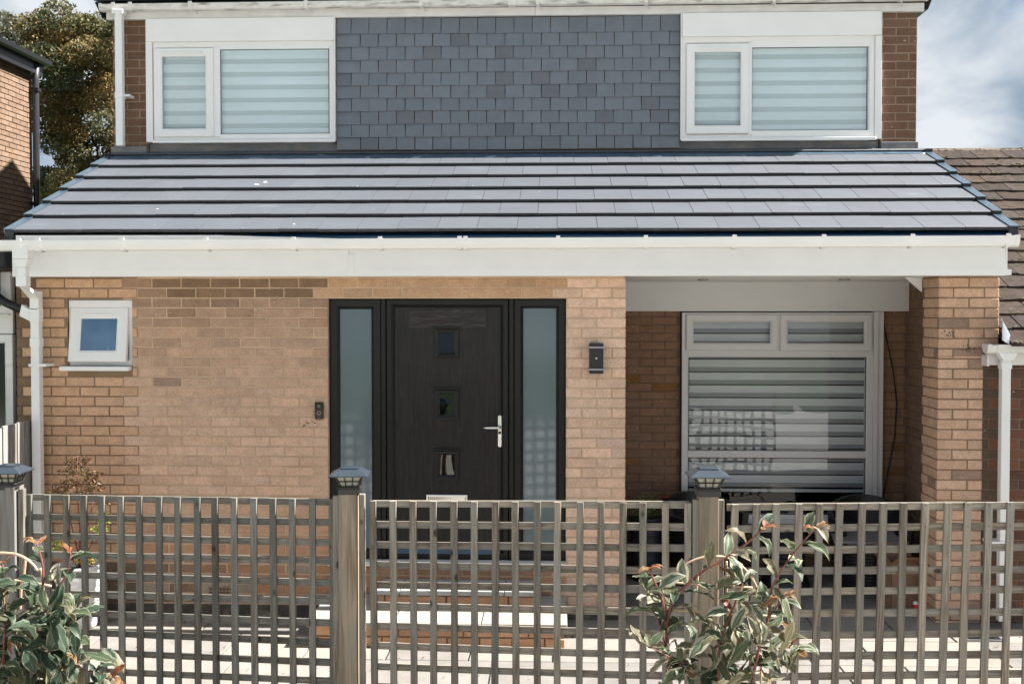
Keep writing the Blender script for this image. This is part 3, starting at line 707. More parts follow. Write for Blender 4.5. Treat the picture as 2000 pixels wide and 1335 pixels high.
for k in range(7):
    s0 = k * GA
    s1 = min(SH, top_s - s0 - .02)
    if s1 < .06: break
    off = 0 if k % 2 == 0 else .5
    i0 = math.floor((XL - off * TWD) / TWD); x = (i0 + off) * TWD
    while x < XR:
        a, b_ = max(x, XL + .03), min(x + TWD, XR - .03)
        if b_ - a > .03:
            full = abs(b_ - a - TWD) < .001 and s1 == SH
            me = rnd.choice(RT) if full else rt_mesh(b_ - a - .003, s1)
            p = RP((a + b_) / 2, s0 + rnd.uniform(-.003, .003), rnd.uniform(0, .002))
            cl = jit(lerp((.080, .087, .100), (.087, .094, .107), rnd.random()), .03, rnd)
            piece('roof_tile', me, lroof, p, (0, R(rnd.uniform(-.15, .15)), R(rnd.uniform(-.1, .1))), cl)
        x += TWD
    # verge caps at both ends
    for sx, xx in ((-1, XL), (1, XR)):
        q = MB(); sl = min(.36, top_s - s0 - .02)
        def L(x, s, nn): return (x, s * ca - nn * sa, s * sa + nn * ca)
        a, b_ = (0, .068) if sx < 0 else (-.068, 0)
        o_, i_ = (a, b_) if sx < 0 else (b_, a)
        def cell(x0, x1, n0, n1, dn):
            x0, x1 = min(x0, x1), max(x0, x1)
            q.add([L(x0, -.014, n0), L(x1, -.014, n0), L(x1, sl, n0 - dn), L(x0, sl, n0 - dn), L(x0, -.014, n1), L(x1, -.014, n1), L(x1, sl, n1 - dn), L(x0, sl, n1 - dn)],
                  [(3, 2, 1, 0), (4, 5, 6, 7), (0, 1, 5, 4), (1, 2, 6, 5), (2, 3, 7, 6), (3, 0, 4, 7)])
        cell(o_, i_, .0655, .0725, .030); cell(o_, o_ - sx * .006, -.05, .0655, .030)
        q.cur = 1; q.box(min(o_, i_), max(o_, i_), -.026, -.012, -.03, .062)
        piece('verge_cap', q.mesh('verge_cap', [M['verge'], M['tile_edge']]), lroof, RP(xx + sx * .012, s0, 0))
q = MB()
for i in range(30):
    k = rnd.randrange(6); x = rnd.uniform(XL + .2, XR - .2); s_ = k * GA + (rnd.choice((0, .003)) if rnd.random() < .75 else rnd.uniform(.02, .3)); r_ = rnd.uniform(.0015, .004)
    nn = .0625 - .0878 * s_ + .0878 * k * GA
    pts = [RP(x + r_ * 1.8 * math.cos(a) * rnd.uniform(.6, 1.3), s_ + r_ * math.sin(a) * rnd.uniform(.6, 1.3), nn + .002) for a in (0, 1.2, 2.4, 3.6, 4.9)]
    q.add(pts + [RP(x, s_, nn + .004)], [(0, 1, 5), (1, 2, 5), (2, 3, 5), (3, 4, 5), (4, 0, 5)])
for (x, s_, r_) in ((-2.42, 3.55 * GA, .014), (-2.47, 3.25 * GA, .013), (-3.1, 1.45 * GA, .007), (-1.95, .35 * GA, .007)):
    nn = .0655 - .0878 * (s_ % GA)
    pts = [RP(x + r_ * 1.6 * math.cos(a * .9) * rnd.uniform(.4, 1.3), s_ + r_ * 1.5 * math.sin(a * .9) * rnd.uniform(.4, 1.3), nn) for a in range(7)]
    q.add(pts, [tuple(range(7))])
o = q.build('roof_speck', M['slab'], lroof, smooth=False); o.color = (.5, .5, .5, 1); o['kind'] = 'stuff'
# apron flashing over the top course, wavy front edge
c = MB(); n = 150; vs = []; fs = []
for i in range(n + 1):
    x = XL + .06 + (XR - XL - .10) * i / n
    wob = .012 * mnoise.noise(Vector((x * 3, 0, 0))) + .006 * mnoise.noise(Vector((x * 14, 3, 0)))
    fr = top_s - (.21 if x < 1.9 else .15) + wob
    for (s_, nn) in ((fr, .060), (fr + .02, .068), (top_s - .03, .072), (top_s, .082)):
        p = RP(x, s_, nn - .073 * max(0, (s_ - 5 * GA)) + .004 * mnoise.noise(Vector((x * 9, s_ * 9, 1)))); vs.append(p)
    vs.append((x, YR - .032 - .0, EZ + top_s * sa + .05))
for i in range(n):
    for k in range(4): fs.append((i * 5 + k, (i + 1) * 5 + k, (i + 1) * 5 + k + 1, i * 5 + k + 1))
c.add(vs, fs); o = hp(c.build('apron_flashing', M['lead_blue'], smooth=True)); sm = o.modifiers.new('thick', 'SOLIDIFY'); sm.thickness = .003
# fascia and gutter
c = MB(); c.box(-4.04, -1.530, 8.236, 8.254, 2.577, 2.846); c.box(-1.5275, 3.217, 8.236, 8.254, 2.577, 2.846); c.box(-1.535, -1.49, 8.232, 8.2355, 2.5775, 2.74)
hp(c.build('lower_fascia', M['upvc_fascia'], bevel=.0015))
c = MB(); c.prism([(-4.0, 2.80), (-4.0, 2.880), (-2.5, 2.878), (-1.6, 2.852), (-1.6, 2.80)], 8.196, 8.232, 'y'); hp(c.build('eaves_strip', M['upvc']))
for xx in (-4.05, 3.219):
    c = MB(); c.prism([(8.237, 2.577), (8.237, 2.84), (10.1, 3.63), (10.1, 2.577)], xx, xx + .012, 'x'); hp(c.build('barge_board', M['upvc']))
lg = gutter('lower_gutter', -4.15, 3.225, 8.13, 2.834, 2.850, .108, .078, [-3.891, -3.75, -3.133, -2.52, -1.888, -1.264, -.695, -.652, .007, .627, 1.25, 1.874, 2.49, 3.15], M['upvc'], M['upvc'])
# left downpipe with swan neck and branch
c = MB()
c.box(-3.945, -3.83, 8.02, 8.13, 2.70, 2.79)
c.prism([(-3.945, 2.70), (-3.83, 2.70), (-3.855, 2.64), (-3.925, 2.64)], 8.03, 8.12, 'y')
c.box(-3.922, -3.857, 8.04, 8.105, 2.555, 2.64); c.box(-3.928, -3.851, 8.034, 8.111, 2.50, 2.575)
c.add([(-3.925, 8.035, 2.52), (-3.855, 8.035, 2.50), (-3.855, 8.10, 2.50), (-3.925, 8.10, 2.52), (-3.952, 8.30, 2.41), (-3.882, 8.30, 2.41), (-3.882, 8.37, 2.43), (-3.952, 8.37, 2.43)],
      [(3, 2, 1, 0), (4, 5, 6, 7), (0, 1, 5, 4), (1, 2, 6, 5), (2, 3, 7, 6), (3, 0, 4, 7)])
c.box(-3.952, -3.882, 8.295, 8.365, 2.33, 2.47)
c.box(-3.95, -3.885, 8.30, 8.365, .02, 2.34); c.box(-3.955, -3.88, 8.295, 8.37, 2.24, 2.345); c.box(-3.955, -3.88, 8.295, 8.37, 2.05, 2.12)
ldp = hp(c.build('lower_downpipe', M['upvc'], bevel=.005, seg=2))
for zz in (1.905, .60):
    c = MB(); c.box(-3.962, -3.825, 8.29, 8.425, zz, zz + .02); o = c.build('pipe_bracket', M['upvc'], ldp)
c = MB(); c.add([(-3.951, 8.30, 2.33), (-3.951, 8.30, 2.245), (-4.035, 8.30, 2.285), (-4.015, 8.30, 2.372), (-3.951, 8.365, 2.33), (-3.951, 8.365, 2.245), (-4.035, 8.365, 2.285), (-4.015, 8.365, 2.372)],
      [(0, 1, 2, 3), (7, 6, 5, 4), (0, 4, 5, 1), (1, 5, 6, 2), (2, 6, 7, 3), (3, 7, 4, 0)])
c.build('pipe_branch', M['upvc'], ldp, bevel=.003)

# ---------------------------------------------------------------- windows
def frame_prof(w, yf, yb, ch=.012): return [(0, yb), (0, yf), (w - .014, yf), (w, yf + ch), (w, yb)]
M['bath_lining'] = mat('sky_reflection_lining', (.34, .50, .66), .9, var=.05)  # blue lining stands in for sky reflected in the small window
def room(x0, x1, z0, z1, y0, dep=1.2, mt='interior'):
    c = MB(); c.box(x0, x1, y0 + dep, y0 + dep + .02, z0, z1); c.box(x0, x0 + .02, y0, y0 + dep, z0, z1); c.box(x1 - .02, x1, y0, y0 + dep, z0, z1)
    c.box(x0, x1, y0, y0 + dep, z0, z0 + .02); c.box(x0, x1, y0, y0 + dep, z1 - .02, z1)
    hp(c.build('room_lining', M[mt]))
def window(label, X0, X1, Z0, Z1, Y, fw, mt, depth=.07):
    c = MB(); c.ring(X0, X1, Z0, Z1, frame_prof(fw, Y, Y + depth))
    w = hp(c.build('window', mt, bevel=.0015)); w['label'] = label; return w
def sash(parent, x0, x1, z0, z1, Y, mt, w=.055, tilt=0, glass='glass', gasket=True):
    c = MB(); c.ring(x0, x1, z0, z1, [(0, Y + .04), (0, Y + .006), (.006, Y), (w - .016, Y), (w, Y + .012), (w, Y + .04)])
    piv = Vector((0, Y, z1))
    s = c.build('sash', mt, parent)
    q = MB(); q.ring(x0 + w - .0005, x1 - w + .0005, z0 + w - .0005, z1 - w + .0005, [(0, Y + .0125), (.005, Y + .0125), (.005, Y + .03), (0, Y + .03)])
    q.build('gasket', M['cable'], parent) if False else None
    p = MB(); p.add([(x0 + w, Y + .02, z0 + w), (x1 - w, Y + .02, z0 + w), (x1 - w, Y + .02, z1 - w), (x0 + w, Y + .02, z1 - w)], [(0, 1, 2, 3)])
    pn = p.build('pane', M[glass], parent)
    if tilt:
        T = Matrix.Translation(piv) @ Matrix.Rotation(-tilt, 4, 'X') @ Matrix.Translation(-piv)
        s.data.transform(T); pn.data.transform(T)
    return s
def pane(parent, x0, x1, z0, z1, Y, glass='glass'):
    p = MB(); p.add([(x0, Y, z0), (x1, Y, z0), (x1, Y, z1), (x0, Y, z1)], [(0, 1, 2, 3)]); o = p.build('pane', M[glass], parent)
    q = MB(); q.ring(x0, x1, z0, z1, [(0, Y - .004), (.005, Y - .004), (.005, Y + .004), (0, Y + .004)]); q.build('gasket', M['cable'], parent)
    return o
def blind(label, x0, x1, z0, z1, Y, pitch, op, mt, gap=.008, phase=0.0, group='day and night blinds in the windows'):
    e = empty('window_blind', ((x0 + x1) / 2, Y, z0), label, 'blind', group)
    inv = Matrix.Translation(((x0 + x1) / -2, -Y, -z0))
    def par(o): o.matrix_parent_inverse = inv; o.parent = e; return o
    z = z1 - .05
    c = MB(); c.box(x0, x1, Y - .02, Y + .05, z1 - .05, z1); par(c.build('head_rail', mt)).matrix_parent_inverse = inv
    z -= phase
    while z > z0 + .01:
        zb = max(z - op, z0)
        c = MB(); c.add([(x0, Y + .005, zb), (x1, Y + .005, zb), (x1, Y, (z + zb) / 2), (x0, Y, (z + zb) / 2), (x1, Y + .003, z), (x0, Y + .003, z)], [(0, 1, 2, 3), (3, 2, 4, 5)])
        o = c.build('opaque_band', M[mt.name] if mt.name in M else mt, e); o.matrix_parent_inverse = inv
        zs = z - op; ze = max(z - pitch + gap, z0)
        if zs > z0 + .01 and zs - ze > .004:
            c = MB(); c.add([(x0, Y + .008, ze), (x1, Y + .008, ze), (x1, Y + .006, zs), (x0, Y + .006, zs)], [(0, 1, 2, 3)])
            o = c.build('sheer_band', M['sheer_grey' if gap > 0 else 'sheer'], e); o.matrix_parent_inverse = inv
        z -= pitch
    c = MB(); c.box(x0, x1, Y - .005, Y + .02, z0 - .025, z0); c.build('bottom_rail', mt, e).matrix_parent_inverse = inv
    return e

# upper windows
YU = 10.115
for (X0, X1, Z0, Z1, sx0, sx1, sz0, sz1, gx0, gx1, gz0, gz1, lab, blab, hd) in (
    (-3.652, -2.003, 3.848, 4.742, -3.642, -3.099, 3.893, 4.686, -3.041, -2.052, 3.914, 4.676, 'white upper window on the left side of the tile hanging', 'pale striped blind in the upper window left of the hung tiles', (-3.70, -1.997)),
    (1.100, 2.795, 3.838, 4.742, 1.144, 1.695, 3.891, 4.683, 1.722, 2.734, 3.916, 4.650, 'white upper window on the right side of the tile hanging', 'pale striped blind in the upper window right of the hung tiles', (1.103, 2.84))):
    w = window(lab, X0, X1, Z0, Z1, YU, .05, M['upvc'])
    c = MB(); c.box(sx1 - .006, gx0 + .001, YU - .0015, YU + .06, Z0 + .045, Z1 - .045)
    c.box(gx0, X1 - .04, YU - .0015, YU + .06, Z0 + .03, gz0 + .001); c.box(gx0, X1 - .04, YU - .0015, YU + .06, gz1 - .001, Z1 - .03)
    c.build('mullion', M['upvc'], w, bevel=.002)
    sash(w, sx0, sx1, sz0, sz1, YU - .022, M['upvc'], w=.073)
    v = MB(); v.box(sx0 + .09, sx1 - .09, YU - .034, YU - .0225, sz1 - .05, sz1 - .032); v.build('trickle_vent', M['upvc'], w, bevel=.003)
    pane(w, gx0, gx1, gz0, gz1, YU + .012)
    v = MB(); v.box(X0 - .005, X1 + .01, YU - .03, YU - .002, Z0 - .012, Z0 + .016); v.build('sill', M['upvc'], w, bevel=.003)
    c = MB(); c.box(hd[0], hd[1], YR - .125, YR - .062, 4.742, 4.947); hp(c.build('header_panel', M['upvc'], bevel=.0015))
    room(X0 - .05, X1 + .05, Z0 - .05, Z1 + .05, 10.42)
    blind(blab, X0 + .03, X1 - .03, Z0 + .02, Z1 - .02, 10.165, .116, .074, M['blind'], gap=.0)
for q_ in ((-3.716, -3.655, YR - .10, YR - .02, 3.846, 4.945), (2.797, 2.855, YR - .10, YR - .02, 3.838, 4.74), (2.8415, 2.855, YR - .10, YR - .02, 4.7415, 4.945)):
    c = MB(); c.box(*q_); hp(c.build('side_trim', M['upvc'], bevel=.002))
for q_ in ((1.090, 1.0985, YR - .125, YR - .01, 3.838, 4.945), (-1.996, -1.9885, YR - .125, YR - .01, 3.85, 4.945)):
    c = MB(); c.box(*q_); hp(c.build('edge_trim', M['upvc']))

# porch window
YP = 10.135
w = window('tall white porch window with two top lights', 1.119, 2.81, .44, 2.307, YP, .06, M['upvc'], depth=.08)
for nm, q_ in (('transom', (1.17, 2.76, YP - .002, YP + .07, 1.908, 1.972)), ('transom', (1.17, 2.76, YP - .002, YP + .07, 1.008, 1.070)), ('mullion', (1.955, 1.995, YP - .003, YP + .07, 1.971, 2.28))):
    c = MB(); c.box(*q_); c.build(nm, M['upvc'], w, bevel=.004)
sash(w, 1.152, 1.967, 1.968, 2.290, YP - .022, M['upvc'], w=.068)
sash(w, 1.984, 2.792, 1.966, 2.290, YP - .024, M['upvc'], w=.068, tilt=R(3.2))
pane(w, 1.180, 2.753, 1.072, 1.907, YP + .012); pane(w, 1.180, 2.753, .50, 1.007, YP + .012)
c = MB(); c.box(1.09, 2.93, YP - .075, YP + .02, .425, .458); c.build('sill', M['upvc'], w, bevel=.005)
for q_ in ((2.812, 2.855, YP - .012, YP + .07, .46, 2.315), (2.857, 2.905, YP + .006, YP + .07, .46, 2.315)):
    c = MB(); c.box(*q_); hp(c.build('side_trim', M['upvc'], bevel=.003))
room(1.0, 3.0, .3, 2.45, 10.42, 2.0)
blind('grey striped blind in the tall porch window, stopping above the sill', 1.17, 2.78, .72, 2.28, 10.185, .1155, .066, M['blind_grey'], gap=.010)

# small open window
YS = 8.475
w = window('small white window propped open beside the left downpipe', -3.730, -3.233, 1.905, 2.406, YS, .045, M['upvc'])
c = MB(); c.box(-3.728, -3.235, YS - .004, YS + .05, 2.345, 2.405); c.build('head_strip', M['upvc'], w, bevel=.002)
s = sash(w, -3.712, -3.265, 1.935, 2.350, YS - .012, M['upvc'], w=.085, tilt=R(9), glass='bath_glass')
v = MB(); v.box(-3.60, -3.38, YS - .030, YS - .013, 2.285, 2.303)
v.build('trickle_vent', M['upvc'], w, bevel=.003)
c = MB(); c.box(-3.778, -3.238, YW - .06, YW + .03, 1.868, 1.902); c.build('sill', M['upvc'], w, bevel=.006)
room(-3.76, -3.2, 1.8, 2.45, 8.66, .8, 'bath_lining')
for (bx, h_, r_, mm, lb) in ((-3.47, .14, .012, 'upvc', 'slim white stick ornament on the bathroom sill'), (-3.40, .12, .035, 'cap_glass', 'round pale ornament on the bathroom sill')):
    c = MB(); c.lathe([(0, 0), (r_, 0), (r_ * 1.1, h_ * .5), (r_ * .5, h_ * .7), (r_ * .8, h_ * .85), (r_ * .5, h_), (0, h_)], (0, 0, 0), 16); o = c.build('ornament', M[mm], loc=(bx, 8.58, 1.912), smooth=True)
    tag(o, lb, 'ornament')

# ---------------------------------------------------------------- entrance door set
YD = 8.50
bk = lambda w, a, b_: [(0, b_), (0, a + .008), (.008, a), (w - .02, a), (w, a + .022), (w, b_)]
fr = MB(); fr.ring(-1.731, -1.333, .43, 2.414, bk(.078, YD, YD + .07))
dfr = hp(fr.build('sidelight_frame', M['black_upvc']))
fr = MB(); fr.ring(-.328, .066, .43, 2.414, bk(.072, YD, YD + .07))
dfr2 = hp(fr.build('sidelight_frame', M['black_upvc']))
for a, b_, pf in ((-1.335, -1.300, dfr), (-.362, -.3275, dfr2)):
    c = MB(); c.box(a, b_, YD - .006, YD + .06, .43, 2.412); c.build('coupling', M['black_upvc'], pf, bevel=.004)
c = MB(); c.ring(-1.299, -.363, .43, 2.413, bk(.062, YD + .004, YD + .07)); hp(c.build('door_frame', M['black_upvc']))
for a, b_ in ((-1.655, -1.409), (-.258, -.004)):
    p = MB(); p.add([(a, YD + .03, .50), (b_, YD + .03, .50), (b_, YD + .03, 2.345), (a, YD + .03, 2.345)], [(0, 1, 2, 3)]); o = p.build('frosted_pane', M['frost'], dfr if a < -1 else dfr2)
# door leaf
lf = MB(); lf.box(-1.237, -.425, YD + .03, YD + .075, .475, 2.352)
leaf = hp(lf.build('front_door', M['door'], bevel=.003))
c = MB(); c.box(-1.121, -.538, YD + .026, YD + .0305, 2.195, 2.334); c.build('top_panel', M['door_band'], leaf)
for (z0, z1) in ((1.964, 2.191), (1.493, 1.732), (1.035, 1.267)):
    c = MB(); c.ring(-.930, -.743, z0, z1, [(0, YD + .0295), (.003, YD + .016), (.012, YD + .012), (.020, YD + .014), (.030, YD + .018), (.040, YD + .028), (.042, YD + .0295)])
    c.box(-.940, -.733, YD + .006, YD + .028, z1 - .004, z1 + .006); c.build('glazing_bead', M['black_upvc'], leaf)
    p = MB(); p.add([(-.892, YD + .0285, z0 + .038), (-.781, YD + .0285, z0 + .038), (-.781, YD + .0285, z1 - .038), (-.892, YD + .0285, z1 - .038)], [(0, 1, 2, 3)]); p.build('pane', M['glass_dark'], leaf)
c = MB()
pts = [(-.434 + .0145 * math.sin(t), z + .0145 * math.cos(t)) for z, ts in ((1.518, range(-90, 91, 15)), (1.303, range(90, 271, 15))) for t in map(R, ts)]
c.prism(pts, YD + .018, YD + .0295, 'y'); c.build('handle_plate', M['chrome'], leaf, bevel=.002)
c = MB(); c.tube([(-.434, YD + .02, 1.442), (-.434, YD - .03, 1.442), (-.442, YD - .036, 1.442), (-.553, YD - .034, 1.440)], .0105, 10); c.build('handle', M['chrome'], leaf, smooth=True)
c = MB(); c.lathe([(0, 0), (.011, 0), (.011, .006), (0, .006)], (0, 0, 0), 16); o = c.build('keyhole', M['cable'], leaf, loc=(-.434, YD + .019, 1.40), rot=(R(90), 0, 0))
c = MB(); c.ring(-.995, -.68, .85, .925, [(0, YD + .0295), (0, YD + .012), (.006, YD + .010), (.016, YD + .012), (.018, YD + .0295)]); c.box(-.975, -.70, YD + .018, YD + .029, .867, .908); c.build('letter_plate', M['chrome'], leaf)
c = MB(); c.prism([(YD + .03, .475), (YD + .0, .475), (YD + .005, .50), (YD + .03, .535)], -1.232, -.43, 'x'); c.build('weather_bar', M['lead_blue'], leaf)
c = MB(); c.box(-1.735, .07, 8.405, YD + .08, .395, .429); hp(c.build('door_sill', M['upvc_old'], bevel=.004))
c = MB(); c.box(-1.734, .069, 8.435, 8.6, .385, .3945); c.box(-1.7, .03, 8.60, 8.62, .3, 2.5); hp(c.build('threshold_backing', M['interior']))

# steps: two courses of brick with slab treads
steps = empty('entrance_steps', (-.8, 8.1, 0), 'two low brick entrance steps with pale stone treads in front of the black door', 'steps')
inv = Matrix.Translation((.8, -8.1, 0))
def sp_(o): o.parent = steps; o.matrix_parent_inverse = inv; return o
c = MB(); c.box(-1.70, .05, 7.70, 8.44, -.01, .145); c.box(-1.28, -.16, 8.10, 8.44, .181, .265)
core = sp_(c.build('step_core', M['mortar_tan']))
rnd = random.Random(4)
for (a, b_, z0, z1, yy, ph) in ((-1.71, .055, .002, .145, 7.69, .03), (-1.295, -.15, .185, .262, 8.085, .10)):
    for (u0, u1, c0, c1) in layout(a, b_, z0, z1, phase=ph, zj=z0 + .072 if z1 - z0 > .1 else z0):
        q = MB(); q.add(*brick_template(u1 - u0, c1 - c0, .02, rnd)); piece('brick', q.mesh('brick', M['brick']), core, ((u0 + u1) / 2, yy, (c0 + c1) / 2), (0, 0, 0), jit((.52, .30, .18), .10, rnd))
for (u0, u1, c0, c1) in layout(7.71, 8.44, .002, .145, phase=7.7, zj=.074):
    q = MB(); q.add(*brick_template(u1 - u0, c1 - c0, .02, rnd)); piece('brick', q.mesh('brick', M['brick']), core, (-1.71, (u0 + u1) / 2, (c0 + c1) / 2), (0, 0, R(-90)), jit((.50, .30, .18), .10, rnd))
xs = [-1.735, -1.13, -.52, .075]
for a, b_ in zip(xs[:-1], xs[1:]):
    c = MB(); c.box(a + .003, b_ - .003, 7.655, 8.02, .147, .181); o = sp_(c.build('tread_slab', M['slab'], bevel=.004)); o.color = (*jit((.33, .30, .255), .05, rnd), 1)
    c = MB(); c.box(a + .003, b_ - .003, 8.026, 8.435, .147, .181); o = sp_(c.build('tread_slab', M['slab'], bevel=.004)); o.color = (*jit((.36, .35, .33), .05, rnd), 1)
for a, b_ in ((-1.315, -1.14), (-1.14, -.38), (-.38, -.135)):
    c = MB(); c.box(a + .003, b_ - .003, 8.06, 8.43, .266, .298); o = sp_(c.build('tread_slab', M['slab'], bevel=.004)); o.color = (*jit((.35, .35, .34), .05, rnd), 1)

# doorbell and wall lamp
e = empty('doorbell', (-1.797, YW, 1.57), 'small bronze and black video doorbell on the brick left of the black door frame', 'doorbell')
c = MB(); c.box(-.033, .033, -.024, 0, -.064, .064); c.build('body', M['bell_brown'], e, bevel=.004)
c = MB(); c.box(-.029, .029, -.026, -.0243, .012, .058); c.build('camera_panel', M['bell_black'], e)
c = MB(); c.lathe([(.006, 0), (.009, 0), (.009, .002), (.006, .002)], n=20); c.build('lens', M['bell_ring'], e, loc=(0, -.0262, .034), rot=(R(90), 0, 0))
c = MB(); c.lathe([(.0105, 0), (.015, 0), (.015, .003), (.0105, .003)], n=24); c.build('push_button', M['bell_ring'], e, loc=(0, -.0245, -.018), rot=(R(90), 0, 0))
t = bpy.data.curves.new('lettering', 'FONT'); t.body = 'ring'; t.size = .014; t.align_x = 'CENTER'; t.extrude = .0003
tmp = bpy.data.objects.new('tmp', t); C.objects.link(tmp); bpy.context.view_layer.update()
lme = bpy.data.meshes.new_from_object(tmp.evaluated_get(bpy.context.evaluated_depsgraph_get())); bpy.data.objects.remove(tmp)
o = bpy.data.objects.new('lettering', lme); C.objects.link(o); o.data.materials.clear(); o.data.materials.append(M['bell_ring']); o.parent = e; o.location = (0, -.0246, -.054); o.rotation_euler = (R(90), 0, 0)
e = empty('wall_lamp', (.292, YW, 1.97), 'black wall lamp with two steel bands on the pale brick right of the door', 'wall lamp')
c = MB(); c.box(-.052, .052, -.085, 0, -.073, .073); c.build('body', M['lamp_black'], e, bevel=.003)
for s_ in (-1, 1):
    c = MB(); c.box(-.055, .055, -.088, 0, s_ * .082 - .008, s_ * .082 + .008); c.build('steel_band', M['steel'], e, bevel=.004)
    c = MB(); c.box(-.052, .052, -.085, 0, s_ * .102 - .011, s_ * .102 + .011); c.build('end_hood', M['lamp_black'], e, bevel=.003)
c = MB(); c.box(-.045, .045, -.0, .003, -.118, .118); c.build('back_plate', M['steel'], e)
c = MB(); c.lathe([(0, 0), (.008, 0), (.007, .003), (0, .003)], n=14); c.build('screw', M['chrome'], e, loc=(0, -.0855, .002), rot=(R(90), 0, 0))
# cable by the porch window
c = MB(); c.tube([(2.915, 10.185, 2.20), (2.95, 10.18, 2.02), (3.00, 10.18, 1.78), (3.035, 10.18, 1.5), (3.02, 10.18, 1.2), (2.97, 10.18, .92), (2.92, 10.18, .65), (2.90, 10.18, .4)], .006, 6)
tag(c.build('cable', M['cable'], smooth=True), 'thin black cable hanging in a bow down the brick right of the porch window', 'cable')

# ================================================================ NEIGHBOURS
# right: low building with mossy brown tiles
nb = empty('neighbouring_house', (4.6, 10, 0), 'low neighbouring house on the right with mossy brown tiled roof and dark brown brick', 'house')
invr = Matrix.Translation((-4.6, -10, 0))
def np_(o): o.parent = nb; o.matrix_parent_inverse = invr; return o
c = MB(); c.box(3.15, 7.6, 8.475, 8.6, 0, 2.0); c.box(7.4, 7.6, 8.6, 14.5, 0, 2.0)
c.prism([(8.6, 1.9), (12.3, 3.75), (16.2, 1.9)], 3.262, 7.55, 'x')
nw = np_(c.build('wall', [M['mortar_dark']]))
rnd = random.Random(31); INDIV[0] = 0
def nb_col(x, z, r):
    if x < 3.24: return (.115, .082, .058)
    return r.choice(((.15, .07, .045), (.12, .06, .042), (.19, .085, .05), (.13, .075, .055)))
brick_wall(nw, 8.47, '-y', layout(3.152, 4.6, 0, 1.99, phase=3.09), nb_col, lambda x, z: x < 3.7, rnd)
NA = R(26); nca, nsa = math.cos(NA), math.sin(NA); NG = .245
c = MB(); c.add([(3.27, 8.30, 2.045), (7.6, 8.30, 2.045), (7.6, 12.4, 2.045 + 4.1 * nsa / nca), (3.27, 12.4, 2.045 + 4.1 * nsa / nca), (7.6, 16.5, 2.045), (3.27, 16.5, 2.045)], [(0, 1, 2, 3), (3, 2, 4, 5)])
nr = np_(c.build('roof', M['bark']))
for k in range(18):
    x = 3.275 - (.16 if k % 2 else 0)
    while x < 5.6:
        a, b_ = max(x, 3.275), x + .318
        if b_ - a > .05 and not (k < 2 and a > 4.2) :
            q = MB(); w = b_ - a - .005; seg = 4; vs = []; L_ = .30
            for (s_, nlo, nhi) in ((0, .016, .040), (L_, -.004, .018)):
                for i in range(seg + 1):
                    xx = -w / 2 + w * i / seg; jz = rnd.uniform(-.0035, .0035); js = rnd.uniform(-.008, .008) if s_ == 0 else 0
                    for nn in (nlo, nhi + jz):
                        vs.append((xx, (s_ + js) * nca - nn * nsa, (s_ + js) * nsa + nn * nca))
            n5 = (seg + 1) * 2; fs = []
            for i in range(seg):
                fs += [(2 * i, 2 * i + 2, 2 * i + 3, 2 * i + 1), (2 * i + 1, 2 * i + 3, n5 + 2 * i + 3, n5 + 2 * i + 1)]
            fs += [(0, 1, n5 + 1, n5), (n5 - 2, n5 - 1, 2 * n5 - 1, 2 * n5 - 2)]
            q.add(vs, fs)
            s0 = k * NG
            piece('roof_tile', q.mesh('roof_tile', M['old_tile'], recalc=False), nr, ((a + b_) / 2, 8.27 + s0 * nca, 2.05 + s0 * nsa + .006), (R(rnd.uniform(-.6, .6)), R(rnd.uniform(-.8, .8)), R(rnd.uniform(-.5, .5))), jit(rnd.choice(((.047, .034, .029), (.058, .042, .035), (.042, .032, .029), (.052, .041, .035))), .12, rnd))
        x += .32
x = 3.2
while x < 5.6:
    q = MB(); q.prism([(-.12 , -.05), (-.09, .012), (-.03, .04), (.03, .04), (.09, .012), (.12, -.05)], 0, .43, 'x'); piece('ridge_tile', q.mesh('ridge_tile', M['old_tile']), nr, (x, 12.36, 2.05 + 4.08 * nsa / nca - .015 + rnd.uniform(-.006, .006)), (0, R(rnd.uniform(-.5, .5)), 0), (.12, .10, .08)); x += .44
# moss tufts as stuff
q = MB()
for i in range(900):
    s_ = rnd.randrange(18) * NG + rnd.uniform(-.005, .05); x = rnd.uniform(3.3, 5.4)
    if mnoise.noise(Vector((x * 2.2, s_ * 2.2, 0))) < -.05: continue
    p = Vector((x, 8.27 + s_ * nca - .05 * nsa, 2.055 + s_ * nsa + .045 * nca)); r_ = rnd.uniform(.005, .016)
    vs = [p + Vector((r_ * 1.6, 0, 0)), p + Vector((-r_ * 1.6, 0, 0)), p + Vector((0, r_, 0)), p + Vector((0, -r_, 0)), p + Vector((0, 0, r_ * .7)), p + Vector((0, 0, -r_ * .8))]
    q.add(vs, [(0, 2, 4), (2, 1, 4), (1, 3, 4), (3, 0, 4), (2, 0, 5), (1, 2, 5), (3, 1, 5), (0, 3, 5)])
mo = np_(q.build('moss', mat('moss', (.085, .075, .04), .95, var=.4, vs=30))); mo['kind'] = 'stuff'
c = MB(); c.box(3.152, 7.6, 8.40, 8.42, 1.925, 2.03); c.box(3.135, 3.151, 8.34, 8.46, 1.92, 2.0); np_(c.build('fascia', M['upvc_old'], bevel=.002))
c = MB(); pr_ = gutter_profile(.10, .06, 8.395, 2.075); q_ = len(pr_); c.prism(pr_, 3.14, 7.6, 'x')
c.prism(gutter_profile(.112, .067, 8.4, 2.082)[:10], 3.12, 3.148, 'x'); c.prism(gutter_profile(.108, .066, 8.398, 2.079)[:10], 3.19, 3.33, 'x')
np_(c.build('gutter', M['upvc_old']))
c = MB(); c.prism([(3.2, 2.02), (3.345, 2.02), (3.31, 1.965), (3.235, 1.965)], 8.30, 8.385, 'y'); c.box(3.235, 3.30, 8.32, 8.385, 0.05, 1.966); c.box(3.229, 3.306, 8.314, 8.391, 1.90, 1.95)
